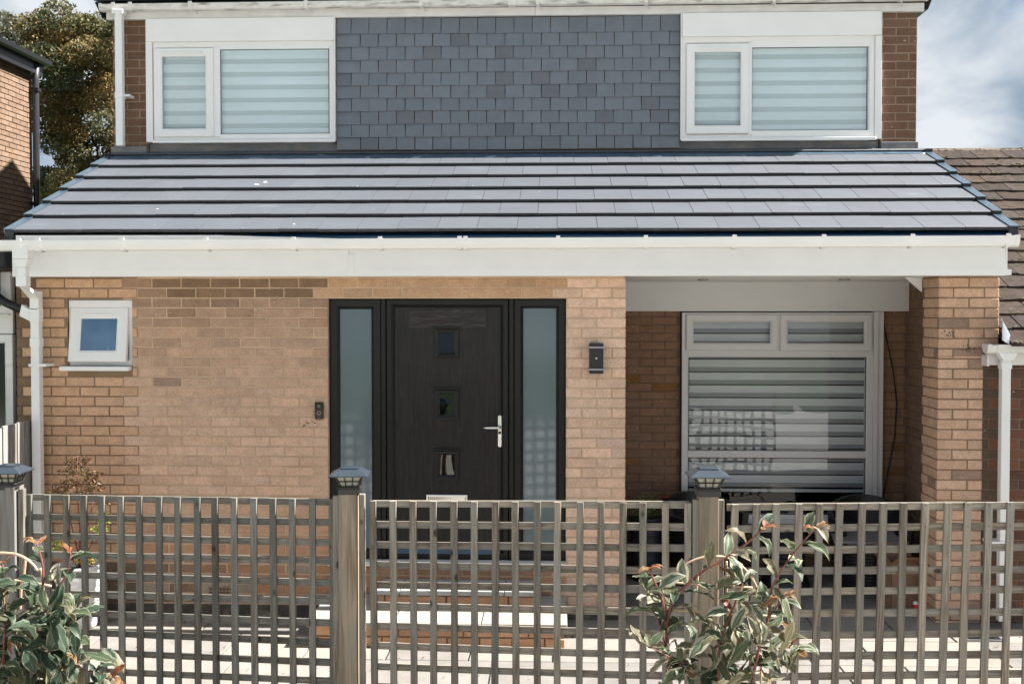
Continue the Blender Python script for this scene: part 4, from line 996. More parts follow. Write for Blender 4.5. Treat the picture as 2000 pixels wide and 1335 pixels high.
nd = np_(c.build('downpipe', M['upvc'], bevel=.005, seg=2))
c = MB(); c.box(3.16, 3.312, 8.31, 8.46, .62, .64); c.build('pipe_bracket', M['upvc'], nd).matrix_parent_inverse = Matrix()
c = MB(); vs = []; 
for i in range(9):
    t = i / 8
    for j in range(4):
        u = j / 3
        p = Vector((3.17 + .24 * t * (0.35 + .65 * u) + .015, 8.20 + .24 * t, 2.255 - .14 * u - .10 * t * u + .02 * mnoise.noise(Vector((t * 4, u * 4, 2)))))
        vs.append(p)
c.add(vs, [(i * 4 + j, (i + 1) * 4 + j, (i + 1) * 4 + j + 1, i * 4 + j + 1) for i in range(8) for j in range(3)])
o = np_(c.build('corner_flashing', M['lead_bright'])); s_ = o.modifiers.new('t', 'SOLIDIFY'); s_.thickness = .004

# left far: tall brick house, its wall facing our house
nl = empty('distant_house', (-9.5, 14, 0), 'tall brown brick house at the far left with a black gutter and downpipe', 'house')
invl = Matrix.Translation((9.5, -14, 0))
def lp_(o): o.parent = nl; o.matrix_parent_inverse = invl; return o
c = MB(); c.box(-13.5, -7.91, 9.0, 16.75, 0, 6.0)
lw = lp_(c.build('wall', mat('dark_brown_mortar', (.07, .045, .03), .95)))  # one even dark colour, gives thin dark joints
rnd = random.Random(8); INDIV[0] = 0
brick_wall(lw, -7.90, '+x', layout(14.6, 16.74, 2.7, 5.99, phase=.05), lambda x, z, r: jit((.215, .145, .10), .1, r), lambda u, z: u > 15.6, rnd)
c = MB(); c.prism([(-7.80, 6.0), (-7.80, 6.13), (-10.7, 7.6), (-13.6, 6.13), (-13.6, 6.0)], 8.9, 16.95, 'y'); lp_(c.build('roof', M['black_pipe']))
c = MB(); c.prism([(-7.79, 6.03), (-7.79, 6.10), (-7.68, 6.10), (-7.69, 6.04), (-7.73, 6.015)], 8.9, 16.98, 'y'); lp_(c.build('gutter', M['black_pipe']))
c = MB(); c.box(-7.905, -7.80, 8.9, 16.9, 5.86, 6.0); lp_(c.build('bargeboard', M['black_pipe']))
c = MB(); c.tube([(-7.80, 16.70, 6.02), (-7.82, 16.70, 5.75), (-7.83, 16.70, .1)], .048, 10); ld = lp_(c.build('downpipe', mat('grey_black_pipe', (.035, .037, .045), .4), smooth=True))
for zz in (3.9, 5.6):
    c = MB(); c.box(-7.92, -7.76, 16.64, 16.76, zz, zz + .05); c.build('pipe_bracket', M['black_pipe'], ld).matrix_parent_inverse = Matrix()

# left near: neighbour's porch with white frame and dark door
npz = empty('neighbouring_porch', (-4.6, 8.5, 0), 'white framed neighbouring porch with dark glass at the left edge', 'porch')
invp = Matrix.Translation((4.6, -8.5, 0))
def pp_(o): o.parent = npz; o.matrix_parent_inverse = invp; return o
c = MB(); c.box(-5.2, -4.18, 8.50, 8.54, 2.145, 2.36); c.box(-4.245, -4.168, 8.44, 8.52, 2.36, 2.62); c.box(-5.2, -4.2, 8.48, 8.50, 2.29, 2.30); pp_(c.build('white_cladding', M['upvc_old'], bevel=.003))
c = MB(); c.ring(-5.1, -4.172, .05, 2.14, frame_prof(.065, 8.47, 8.53)); pp_(c.build('door_frame', M['upvc_old']))
c = MB(); c.box(-5.04, -4.235, 8.51, 8.53, .1, 2.08); pp_(c.build('dark_door', M['bell_black']))
c = MB(); c.box(-5.3, -4.06, 8.56, 10.1, 0, 2.6); pp_(c.build('wall', M['interior']))
c = MB(); c.tube([(-4.4, 8.36, 2.55), (-4.26, 8.36, 2.45), (-4.15, 8.335, 2.385), (-4.02, 8.333, 2.325)], .032, 10); pp_(c.build('black_pipe', M['black_pipe'], smooth=True))
c = MB(); c.box(-5.2, -4.10, 8.22, 8.50, 2.64, 2.80); c.box(-4.30, -4.24, 8.3, 8.4, 2.38, 2.66); pp_(c.build('black_gutter', M['black_pipe'], bevel=.01))

# ================================================================ TREE
def tree(name, label, base, trunk_pts, clumps, nleaf, size, cols, seed, dens=1.0):
    import numpy as np
    rs = np.random.RandomState(seed)
    e = empty(name, base, label, 'tree')
    inv_ = Matrix.Translation((-base[0], -base[1], -base[2]))
    c = MB()
    for pts, rad in trunk_pts: c.tube(pts, rad, 7)
    c.build('trunk', M['bark'], e, smooth=True).matrix_parent_inverse = inv_
    cen = np.array([q[0] for q in clumps], float); rr = np.array([q[1] for q in clumps], float)
    wgt = rr ** 2; wgt /= wgt.sum()
    idx = rs.choice(len(clumps), nleaf, p=wgt)
    d = rs.normal(size=(nleaf, 3)); d /= np.linalg.norm(d, axis=1)[:, None]
    rad = rs.uniform(.25, 1, nleaf) ** .45
    p = cen[idx] + d * (rad * rr[idx])[:, None] * np.array([1, 1, .8])
    u = rs.normal(size=(nleaf, 3)); u /= np.linalg.norm(u, axis=1)[:, None]
    v = np.cross(u, rs.normal(size=(nleaf, 3))); v /= np.linalg.norm(v, axis=1)[:, None]
    s = (size * rs.uniform(.6, 1.3, nleaf))[:, None]
    q = np.stack([p - u * s, p + v * s * .55, p + u * s, p - v * s * .55], 1).reshape(-1, 3)
    me = bpy.data.meshes.new('crown'); me.vertices.add(nleaf * 4); me.vertices.foreach_set('co', q.ravel())
    me.loops.add(nleaf * 4); me.loops.foreach_set('vertex_index', np.arange(nleaf * 4))
    me.polygons.add(nleaf); me.polygons.foreach_set('loop_start', np.arange(nleaf) * 4); me.polygons.foreach_set('loop_total', np.full(nleaf, 4))
    me.update(calc_edges=True)
    ct = np.array(cols)[rs.randint(0, len(cols), len(clumps))][idx] * rs.uniform(.6, 1.45, (nleaf, 1))
    k2 = rs.rand(nleaf) < .06; ct[k2] = np.array((.20, .11, .04))
    a = me.attributes.new('col', 'FLOAT_COLOR', 'FACE'); a.data.foreach_set('color', np.concatenate([ct, np.ones((nleaf, 1))], 1).ravel())
    m_ = mat('tree_leaf_' + str(seed), source='attr', rough=.55, var=0, spec=.4)
    nt = m_.node_tree; b = nt.nodes['Principled BSDF']; t = N(nt, 'ShaderNodeBsdfTranslucent'); at = nt.nodes['Attribute']
    nt.links.new(at.outputs['Color'], t.inputs[0]); x = N(nt, 'ShaderNodeMixShader'); x.inputs[0].default_value = .3
    nt.links.new(b.outputs[0], x.inputs[1]); nt.links.new(t.outputs[0], x.inputs[2]); nt.links.new(x.outputs[0], nt.nodes['Material Output'].inputs[0])
    me.materials.append(m_)
    o = bpy.data.objects.new('crown', me); C.objects.link(o); o.parent = e; o.matrix_parent_inverse = inv_
    return e
rnd = random.Random(17)
cl = []
TY = 25
def px(x, y, Y): return ((x - 1088) * Y / 2200 * 1.0 , H + (605 - y) * Y / 2200)
for i in range(150):
    t = rnd.random(); yy = 50 + 400 * t
    xx = rnd.uniform(40 if yy > 90 else 60, 330)
    if 175 < xx < 225 and 225 < yy < 290: continue
    if 115 < xx < 150 and 225 < yy < 260: continue
    X, Z = px(xx, yy, TY); cl.append(((X, TY + rnd.uniform(-1.5, 1.8), Z), rnd.uniform(.22, .52)))
for (xx, yy, r_) in ((60, 45, .35), (85, 40, .3), (130, 42, .45), (160, 45, .3), (150, 60, .4), (100, 60, .4), (185, 55, .35), (205, 60, .4), (240, 60, .5), (80, 90, .5), (60, 80, .35), (66, 120, .35)):
    X, Z = px(xx, yy, TY); cl.append(((X, TY + rnd.uniform(-.6, .6), Z), r_))
bx, _ = px(170, 400, TY)
br = [([(bx, TY, 0), (bx + .1, TY, 3), (bx, TY, 5)], [.3, .24, .18])]
for (x1, y1, x2, y2, r_) in ((170, 400, 130, 200, .10), (170, 380, 205, 230, .09), (170, 360, 100, 260, .08), (130, 250, 90, 120, .05), (200, 260, 230, 120, .06), (130, 200, 140, 70, .05), (185, 330, 150, 240, .05), (205, 250, 180, 180, .04)):
    a = px(x1, y1, TY); b_ = px(x2, y2, TY); br.append(([(a[0], TY, a[1]), ((a[0] + b_[0]) / 2 + .12, TY + .1, (a[1] + b_[1]) / 2), (b_[0], TY + .2, b_[1])], [r_, r_ * .7, r_ * .35]))
tree('broadleaf_tree', 'tall olive and rust leaved tree between the far brick house and the upper storey', (bx, TY, 0), br, cl, 95000, .042,
     [(.18, .145, .055), (.15, .14, .055), (.20, .14, .05), (.12, .12, .055), (.08, .095, .045)], 2)
cl = []
for i in range(30):
    X, Z = px(rnd.uniform(-60, 32), rnd.uniform(35, 160), 33); cl.append(((X, 33 + rnd.uniform(-.8, .8), Z), rnd.uniform(.25, .55)))
for k in range(6):
    X, Z = px(8 + rnd.uniform(-8, 14), 30 + k * 12, 33); cl.append(((X, 33, Z), .22))
X0_, _ = px(5, 400, 33)
tree('wispy_tree', 'thin greyish tree top behind the far brick house, left of the olive tree', (X0_, 33, 0), [([(X0_, 33, 0), (X0_, 33, 6), (X0_ + .2, 33, 10.5)], [.25, .15, .04])], cl, 5200, .06, [(.12, .12, .085), (.10, .10, .07)], 5)

# ================================================================ GARDEN THINGS
# boundary board fence
bf = empty('board_fence', (-3.98, 7.6, 0), 'grey vertical board fence between the left downpipe and the neighbouring porch', 'fence')
invb = Matrix.Translation((3.98, -7.6, 0)); rnd = random.Random(9)
y = 8.40
while y > 6.75:
    w = .098; c = MB(); h_ = 1.49 + rnd.uniform(-.012, .012)
    c.box(-.008, .008, -w / 2, w / 2, 0, h_)
    o = c.build('fence_board', M['board'], bf, bevel=.002); o.location = (-3.97 - (8.4 - y) * .03 + rnd.uniform(-.004, .004) - (-3.98), y - 7.6, 0); o.rotation_euler = (0, 0, R(rnd.uniform(-2, 2)))
    y -= .108
for zz in (.3, 1.2):
    c = MB(); c.box(-.03, .0, -.9, .8, zz, zz + .06); c.build('fence_rail', M['board'], bf, loc=(-.035, 0, 0))

# posts and caps
def post(x, y, ztop, label, m_='post', w=.104):
    c = MB(); c.box(-w / 2, w / 2, -w / 2, w / 2, -.05, ztop)
    return tag(c.build('fence_post', M[m_], loc=(x, y, 0), bevel=.004), label, 'post', 'posts of the trellis fence')
def cap(x, y, z, label, rz=0):
    e = empty('post_cap_light', (x, y, z), label, 'solar light', 'solar lights on the trellis posts', rz)
    def fr(a0, z0, a1, z1, n): return [(sx * a, sy * a, zz) for a, zz in ((a0, z0), (a1, z1)) for sx, sy in ((-1, -1), (1, -1), (1, 1), (-1, 1))]
    def frustum(mb, a0, z0, a1, z1):
        mb.add(fr(a0, z0, a1, z1, 4), [(3, 2, 1, 0), (4, 5, 6, 7)] + [(k, (k + 1) % 4, 4 + (k + 1) % 4, 4 + k) for k in range(4)])
    c = MB(); c.box(-.060, .060, -.060, .060, -.022, .012); c.box(-.066, .066, -.066, .066, .012, .022); c.build('collar', M['cap_black'], e, bevel=.003)
    c = MB(); frustum(c, .042, .022, .066, .078); c.build('lantern_glass', M['cap_glass'], e)
    for a in range(4):
        c = MB()
        for t in (-1, -.34, .34, 1):
            c.tube([(t * .052, -.053, .022), (t * .056, -.058, .045), (t * .074, -.076, .080)], .0035 if abs(t) < 1 else .0045, 5)
        c.tube([(-.058, -.062, .050), (.058, -.062, .050)], .0028, 5)
        c.build('lantern_bars', M['cap_black'], e, rot=(0, 0, a * math.pi / 2))
    c = MB(); c.box(-.108, .108, -.108, .108, .080, .086); frustum(c, .106, .086, .056, .116); c.build('hood', M['cap_blue'], e, bevel=.002)
    c = MB(); c.box(-.050, .050, -.050, .050, .1165, .124); c.build('solar_panel', M['solar'], e, bevel=.003)
    return e
post(-3.215, 6.47, 1.30, 'grey trellis post at the left end of the fence, behind the left shrub', 'post_grey', .12)
cap(-3.215, 6.47, 1.30, 'solar cap light on the leftmost trellis post', R(2))
post(-1.155, 6.20, 1.335, 'knotty brown trellis post standing left of the front door')
cap(-1.150, 6.20, 1.335, 'solar cap light on the post in front of the left door sidelight', R(4))
post(.788, 5.90, 1.385, 'pale brown trellis post in front of the porch window')
cap(.788, 5.90, 1.385, 'solar cap light on the post in front of the porch window', R(1))

# trellis panels
SLW, SLT = .0365, .019
def slat_mesh(L_, name):
    c = MB(); n = 9; r_ = random.Random(name + str(L_) + str(random.random())); a1, a2, p1, p2 = r_.uniform(.001, .003), r_.uniform(.001, .0025), r_.uniform(0, 6), r_.uniform(0, 6)
    vs = []
    for i in range(n + 1):
        t = i / n; dx_ = a1 * math.sin(t * 3.1 + p1) - a1 * math.sin(p1); dy_ = a2 * math.sin(t * 4 + p2) * .5; tw = r_.uniform(-.015, .015); ww = SLW / 2 + r_.uniform(-.0012, .0008)
        for sx, sy in ((-1, -1), (1, -1), (1, 1), (-1, 1)): vs.append((sx * ww + dx_ + sy * tw * SLT / 2, sy * SLT / 2 + dy_, L_ * t))
    fs = [(3, 2, 1, 0), tuple(range(4 * n, 4 * n + 4))] + [(4 * i + k, 4 * i + (k + 1) % 4, 4 * i + 4 + (k + 1) % 4, 4 * i + 4 + k) for i in range(n) for k in range(4)]
    c.add(vs, fs); return c
rnd = random.Random(12)
def trellis(label, P0, P1, z0a, z1a, n, m_, lean=0, zlow=-.03, pitch=.1127):
    d = Vector((P1[0] - P0[0], P1[1] - P0[1])); L_ = d.length; ang = math.atan2(d.y, d.x)
    e = empty('trellis_panel', (P0[0], P0[1], 0), label, 'trellis', 'trellis panels of the front fence', ang)
    slope = (z1a - z0a) / L_
    step = L_ / (n - 1)
    vm = {}
    def slatm(h, tag_): 
        key = (tag_, round(h, 2), rnd.randrange(6))
        if key not in vm: vm[key] = slat_mesh(round(h, 2), tag_).mesh(tag_, M[m_])
        return vm[key]
    for i in range(n):
        xx = i * step; zt = z0a + slope * xx; h = round(zt - zlow, 2)
        o = piece('upright_slat', slatm(h, 'upright_slat'), e, (xx + rnd.uniform(-.004, .004) - math.tan(lean) * zt * 1.0, -.0195, zt - h), (0, lean + R(rnd.uniform(-.12, .12)), 0))
    k = 0
    while z0a - k * pitch > -.02:
        zc = z0a - SLW / 2 - k * pitch - rnd.uniform(0, .003) * (k > 0)
        L2 = round(L_ + .02, 2); key = ('r', L2, rnd.randrange(6))
        if key not in vm: vm[key] = slat_mesh(L2, 'cross_slat').mesh('cross_slat', M[m_])
        # laid along local X: rotate Z->X
        o = piece('cross_slat', vm[key], e, (-.01 - (math.tan(lean) * (z0a - (z0a - k * pitch)) * -1 if lean else 0) * 0 - (math.tan(lean) * zc if lean else 0), 0, zc), (0, math.pi / 2 - math.atan(slope), 0))
        o.rotation_euler = Matrix(((0, 0, 1), (0, 1, 0), (-1, 0, 0))).to_euler()
        o.rotation_euler.y += -math.atan(slope) + R(rnd.uniform(-.05, .05))
        k += 1
    # nail heads
    c = MB()
    for i in range(n):
        for kk in range(2): 
            zz = z0a + slope * i * step - SLW / 2 - kk * pitch
            c.lathe([(0, 0), (.0034, 0)], (0, 0, 0), 6)
            for v in range(len(c.v) - 12, len(c.v)):
                q = c.v[v]; c.v[v] = (q[0] + i * step + rnd.uniform(-.0002, .0002), -.0295, q[1] + zz + .006)
    c.build('nail', M['cap_black'], e)['kind'] = 'stuff'
    return e
trellis('greyest trellis panel, between the left end post and the knotty post left of the door', (-3.095, 6.50), (-1.247, 6.22), 1.245, 1.278, 17, 'trellis_grey')
trellis('trellis panel in front of the black door', (-1.006, 6.16), (.689, 5.90), 1.280, 1.325, 16, 'trellis')
trellis('trellis panel in front of the porch window and right pier', (.925, 5.93), (2.712, 6.036), 1.314, 1.323, 17, 'trellis', lean=R(1.0))
# small cleats beside the posts
for (x, y, z, h_, lb) in ((-1.075, 6.16, 1.315, 1.33, 'narrow batten fixed to the right side of the knotty post'), (.852, 5.875, 1.345, 1.36, 'narrow batten fixed to the right side of the post before the porch window'), (.722, 5.875, 1.345, 1.36, 'narrow batten fixed to the left side of the post before the porch window'), (-1.225, 6.19, 1.30, 1.31, 'narrow batten fixed to the left side of the knotty post'), (-3.13, 6.45, 1.285, 1.3, 'narrow batten fixed to the leftmost post')):
    c = MB(); c.box(-.016, .016, -.02, .02, -.02, z); tag(c.build('batten', M['trellis'] if x > -3 else M['trellis_grey'], loc=(x, y, 0), bevel=.002), lb, 'batten', 'battens beside the trellis posts')

# ---------------------------------------------------------------- shrubs
def leaf_mesh(mt, L_=.12, wd=.052, fold=.35, curl=.5, seed=0):
    r_ = random.Random(seed); n = 6; vs = []; uv = []; fs = []
    for i in range(n + 1):
        t = i / n; w = wd * .5 * (math.sin(math.pi * min(1, t ** 1.1)) ** .75 if 0 < t < 1 else .03)
        a = curl * t * t; x = L_ * t * math.cos(a * .6); z = -L_ * .45 * a * t
        for k, u in enumerate((-1, -.5, 0, .5, 1)):
            wav = .006 * math.sin(i * 2.3 + k * 1.7 + seed)
            vs.append((x, u * w * math.cos(fold), z + abs(u) * w * math.sin(fold) + wav * abs(u))); uv.append((u, t))
    for i in range(n):
        for k in range(4): fs.append((i * 5 + k, (i + 1) * 5 + k, (i + 1) * 5 + k + 1, i * 5 + k + 1))
    me = bpy.data.meshes.new('leaf'); me.from_pydata(vs, [], fs); ul = me.uv_layers.new(name='UVMap')
    for lp in me.loops: ul.data[lp.index].uv = uv[lp.vertex_index]
    me.materials.append(M[mt]); me.shade_smooth(); return me
LM = {k: [leaf_mesh(k, random.Random(i).uniform(.098, .142) * (.66 if k == 'leafC' else 1), random.Random(i + 9).uniform(.046, .062) * (.5 if k == 'leafC' else 1), .1 + .10 * i, .1 + .17 * i, i) for i in range(7)] for k in ('leafA', 'leafB', 'leafC', 'leafD')}
RM = Matrix.Rotation(R(2.29), 3, 'Z') @ Matrix.Rotation(R(90 - 1.627), 3, 'X')
def Q(x, y, Y):
    d = RM @ Vector(((x - 1000) / 2200, (667.5 - y) / 2200, -1)); return Vector((0, 0, H)) + d * (Y / d.y)
def shrub(name, label, base, stems, Y, weights, seed, extra=(), group=None, nmax=290, dens=1.0):
    r_ = random.Random(seed); e = empty(name, base, label, 'shrub'); inv_ = Matrix.Translation(tuple(-v for v in base)); cnt = 0
    def leaf(p, d, k=None, sc=1.0):
        nonlocal cnt
        if cnt >= nmax: return
        cnt += 1
        k = k or r_.choices(list(weights), list(weights.values()))[0]
        d = d.normalized(); up_ = Vector((r_.uniform(-.5, .5), r_.uniform(-.9, .1), 1)).normalized()
        yv = up_.cross(d).normalized(); zv = d.cross(yv)
        m3 = Matrix((d, yv, zv)).transposed()
        o = piece('leaf', r_.choice(LM[k]), e, tuple(p - Vector(base)), m3.to_euler(), scale=(sc,) * 3)
        # stalk direction handled by leaf origin
    for (pts, rad, tip, dn) in stems:
        pts = [Q(px_, py_, Y + dy) for px_, py_, dy in pts]
        # smooth
        fine = []
        for i in range(len(pts) - 1):
            for k in range(5):
                t = k / 5; q0 = pts[max(i - 1, 0)]; q1 = pts[i]; q2 = pts[i + 1]; q3 = pts[min(i + 2, len(pts) - 1)]
                fine.append(.5 * ((2 * q1) + (q2 - q0) * t + (2 * q0 - 5 * q1 + 4 * q2 - q3) * t * t + (3 * q1 - q0 - 3 * q2 + q3) * t ** 3))
        fine.append(pts[-1]); n = len(fine)
        c = MB(); c.tube(fine, [rad * (1 - .6 * i / n) for i in range(n)], 6)
        c.build('stem', M['stem'], e, smooth=True).matrix_parent_inverse = inv_
        acc = 0; ph = r_.uniform(0, 6)
        for i in range(1, n):
            seg = (fine[i] - fine[i - 1]).length; acc += seg
            while acc > .034 / dn / dens:
                acc -= .034 / dn / dens; ph += 2.4
                d = (fine[i] - fine[i - 1]).normalized()
                a = d.cross(Vector((0, 1, 0))).normalized(); b_ = d.cross(a)
                side = (math.cos(ph) * a + math.sin(ph) * b_ * .8)
                leaf(fine[i], side * 1.0 + d * r_.uniform(.2, .9) + Vector((0, -.1, r_.uniform(-.25, .15))), None, r_.uniform(.7, 1.15))
        if tip:
            d = (fine[-1] - fine[-3]).normalized()
            for k in range(4):
                leaf(fine[-1], d * .4 + Vector((r_.uniform(-1, 1), r_.uniform(-.8, .8), r_.uniform(-.3, .5))), tip, r_.uniform(.55, .85))
    for (x0, x1, y0, y1, n) in extra:
        for i in range(n):
            p = Q(r_.uniform(x0, x1), r_.uniform(y0, y1), Y + r_.uniform(-.16, .16))
            ang = r_.uniform(0, 6.28); d = Vector((math.cos(ang), r_.uniform(-.6, .5), math.sin(ang) * .8 + .1))
            leaf(p, d, None, r_.uniform(.75, 1.15))
    return e
SY = 4.35
# right shrub
shrub('variegated_shrub', 'sparse variegated shrub with red young tips in front of the right trellis post', (.55, SY, 0),
      [([(1400, 1700, 0), (1330, 1420, 0), (1311, 1335, 0), (1297, 1187, .02), (1278, 1135, 0), (1268, 1112, 0)], .009, 'leafC', .55),
       ([(1300, 1260, 0), (1312, 1180, .02), (1363, 1122, 0), (1418, 1088, 0), (1459, 1060, -.03), (1492, 1030, -.05)], .007, 'leafC', .95),
       ([(1410, 1700, 0), (1406, 1400, 0), (1404, 1272, 0), (1418, 1220, 0), (1438, 1173, 0), (1452, 1135, .03)], .007, 'leafB', .8),
       ([(1440, 1480, 0), (1483, 1262, 0), (1500, 1207, 0), (1507, 1152, 0), (1527, 1112, 0), (1560, 1068, -.03), (1592, 1032, -.04)], .006, 'leafC', .85),
       ([(1420, 1420, .05), (1440, 1330, .05), (1500, 1270, 0), (1560, 1265, -.05)], .005, 'leafA', 1.0),
       ([(1400, 1420, -.05), (1360, 1330, -.05), (1320, 1290, -.1), (1268, 1262, -.12)], .005, 'leafA', .8),
       ([(1311, 1300, 0), (1290, 1230, 0), (1262, 1150, 0)], .003, 'leafA', .5),
       ([(1500, 1207, 0), (1520, 1180, 0), (1526, 1165, 0)], .004, 'leafC', 1.0)],
      SY, {'leafA': 7, 'leafB': 2.2, 'leafC': 1.3, 'leafD': .8}, 5, extra=[(1300, 1550, 1215, 1345, 60), (1400, 1520, 1120, 1215, 14), (1300, 1560, 1345, 1480, 20)])
# left shrub
shrub('variegated_shrub', 'dense shaded variegated shrub filling the lower left corner', (-2.05, SY, 0),
      [([(20, 1600, 0), (60, 1330, 0), (80, 1180, 0), (84, 1110, 0), (72, 1062, 0)], .008, 'leafC', .5),
       ([(80, 1210, 0), (105, 1160, -.03), (130, 1120, -.03), (138, 1082, -.04)], .005, 'leafC', .6),
       ([(60, 1400, 0), (120, 1290, -.05), (170, 1310, -.1), (222, 1322, -.12)], .005, 'leafC', 1.1),
       ([(0, 1400, 0), (10, 1200, 0), (5, 1100, 0)], .006, 'leafC', .5),
       ([(40, 1350, 0), (110, 1250, -.05), (148, 1200, -.06)], .005, 'leafA', 1.1),
       ([(30, 1400, .05), (90, 1330, 0), (150, 1360, 0)], .005, 'leafA', 1.0)],
      SY, {'leafA': 6, 'leafB': 1.2, 'leafC': .5, 'leafD': 6}, 8, extra=[(-30, 150, 1190, 1345, 140), (-20, 50, 1110, 1190, 10), (-30, 130, 1345, 1480, 30), (140, 200, 1260, 1345, 14)])  # many darkened leaves, shade carried by their colour
# cane hoops
def hoop(label, arcs, r=.006):
    e = None; e = empty('plant_hoop', tuple(arcs[0][0]), label, 'plant support'); inv_ = Matrix.Translation(-arcs[0][0])
    for pts in arcs:
        fine = []
        for i in range(len(pts) - 1):
            for k in range(6):
                t = k / 6; q0 = pts[max(i - 1, 0)]; q1 = pts[i]; q2 = pts[i + 1]; q3 = pts[min(i + 2, len(pts) - 1)]
                fine.append(.5 * ((2 * q1) + (q2 - q0) * t + (2 * q0 - 5 * q1 + 4 * q2 - q3) * t * t + (3 * q1 - q0 - 3 * q2 + q3) * t ** 3))
        fine.append(pts[-1]); c = MB(); c.tube(fine, r, 7); c.build('cane', M['cane'], e, smooth=True).matrix_parent_inverse = inv_
hoop('bent bamboo hoop and canes supporting the right shrub', [
    [Q(x, y, SY + .08) for x, y in ((1311, 1500), (1303, 1300), (1296, 1180), (1310, 1135), (1345, 1098), (1395, 1085), (1440, 1098), (1475, 1140), (1484, 1200), (1488, 1500))],
    [Q(x, y, SY + .05) for x, y in ((1272, 1132), (1340, 1139), (1400, 1143), (1470, 1147))], [Q(x, y, SY + .05) for x, y in ((1275, 1188), (1340, 1192), (1420, 1197), (1515, 1203))],
    [Q(x, y, SY + .1) for x, y in ((1363, 1120), (1358, 1200), (1352, 1300), (1345, 1500))], [Q(x, y, SY + .1) for x, y in ((1419, 1095), (1420, 1160), (1424, 1260), (1428, 1500))]], .0048)
hoop('bent bamboo hoop and canes supporting the left shrub', [
    [Q(x, y, SY + .06) for x, y in ((-60, 1130), (-20, 1085), (20, 1080), (50, 1090), (72, 1112), (84, 1150), (88, 1500))],
    [Q(x, y, SY + .05) for x, y in ((-40, 1130), (40, 1134), (100, 1144))], [Q(x, y, SY + .1) for x, y in ((50, 1090), (46, 1130), (40, 1180), (36, 1500))]], .0055)

# ---------------------------------------------------------------- pots, plants, furniture
def ribbed_pot(name, label, x, y, r0, r1, h, m_, ribs=9, z=0, cat='plant pot'):
    e = empty(name, (x, y, z), label, cat)
    prof = []
    for i in range(ribs * 4 + 1):
        t = i / (ribs * 4); rr = r0 + (r1 - r0) * t ** .8; prof.append((rr + .005 * abs(math.sin(t * ribs * math.pi)), h * t))
    prof += [(r1 + .012, h), (r1 + .012, h + .02), (r1 - .012, h + .02), (r1 - .014, h - .04)]
    c = MB(); c.lathe([(0.0, 0)] + prof, n=36); c.build('pot', m_, e, smooth=True)
    c = MB(); c.lathe([(0, h - .03), (r1 - .012, h - .03)], n=24); c.build('compost', M['soil'], e)
    return e
ribbed_pot('plant_pot', 'white ribbed pot behind the trellis at the foot of the left wall', -3.52, 8.12, .12, .165, .44, M['white_pot'])
ribbed_pot('plant_pot', 'charcoal ribbed pot in the porch holding the round green shrub', .77, 9.72, .11, .14, .53, M['dark_pot'], 7)
ribbed_pot('plant_pot', 'terracotta pot against the porch wall behind the charcoal pot', .965, 10.05, .05, .06, .66, M['terracotta'], 1)
def bush_leaves(name, label, base, clumps, n, size, cols, seed, stems=(), cat='plant'):
    r_ = random.Random(seed); e = empty(name, base, label, cat)
    c = MB()
    for i in range(n):
        cx, cy, cz, rr, fl = r_.choice(clumps)
        d = Vector((r_.gauss(0, 1), r_.gauss(0, 1), r_.gauss(0, 1))).normalized() * rr * r_.uniform(.2, 1) ** .4; d.z *= fl
        p = Vector((cx, cy, cz)) + d
        u = Vector((r_.gauss(0, 1), r_.gauss(0, 1), r_.gauss(0, .6))).normalized(); v = u.cross(Vector((r_.gauss(0, 1), r_.gauss(0, 1), r_.gauss(0, 1)))).normalized()
        s_ = size * r_.uniform(.6, 1.4); cc = jit(r_.choice(cols), .25, r_)
        c.add([p - u * s_, p + v * s_ * .3, p + u * s_, p - v * s_ * .3], [(0, 1, 2, 3)], cc)
    m_ = mat(name + '_leaf', source='attr', rough=.6, var=0)
    o = c.build('foliage', m_, e); o['kind'] = 'stuff'
    if stems:
        q = MB()
        for pts, r0 in stems: q.tube(pts, r0, 6)
        q.build('stem', M['stem'], e, smooth=True)
    return e
A = [(.0, 0, .80, .10, .35), (-.03, 0, .73, .12, .3), (.10, 0, .70, .08, .35), (-.08, 0, .63, .11, .35), (.05, .02, .64, .12, .3), (.12, 0, .60, .08, .3), (-.14, .0, .58, .07, .3), (.02, 0, .55, .10, .3), (.20, 0, .50, .06, .4)]
bush_leaves('japanese_maple', 'young Japanese maple with rusty brown leaves rising from the white pot', (-3.52, 8.12, .42), A, 1500, .014, [(.16, .075, .03), (.12, .06, .03), (.20, .11, .03), (.10, .08, .03)], 3,
            stems=[([(0, 0, 0), (.01, 0, .3), (-.01, 0, .62), (0, 0, .84)], [.008, .006, .005, .002]), ([(0, 0, .1), (.08, 0, .35), (.13, 0, .60)], [.005, .004, .002]), ([(0, 0, .1), (-.07, 0, .4), (-.10, 0, .62)], [.005, .004, .002])])
B = [(-.13, 0, .22, .08, .6), (-.16, -.02, .17, .06, .5), (.18, 0, .38, .08, .6), (.16, .02, .30, .07, .5)]
bush_leaves('lime_foliage_plant', 'feathery lime green plant low in the white pot', (-3.52, 8.12, .42), B, 650, .013, [(.42, .42, .08), (.30, .36, .08), (.22, .25, .07)], 6, stems=[([(0, 0, 0), (-.06, 0, .1), (-.13, 0, .2)], .004), ([(0, 0, 0), (.1, 0, .2), (.17, 0, .35)], .004)])
bush_leaves('yellow_pansy', 'yellow flowering plant at the rim of the white pot', (-3.50, 8.10, .42), [(0, 0, .09, .09, .5), (.07, -.03, .07, .06, .5)], 260, .014, [(.55, .30, .03), (.6, .36, .05), (.15, .17, .05)], 7, stems=[([(0, 0, 0), (0, 0, .08)], .004)])
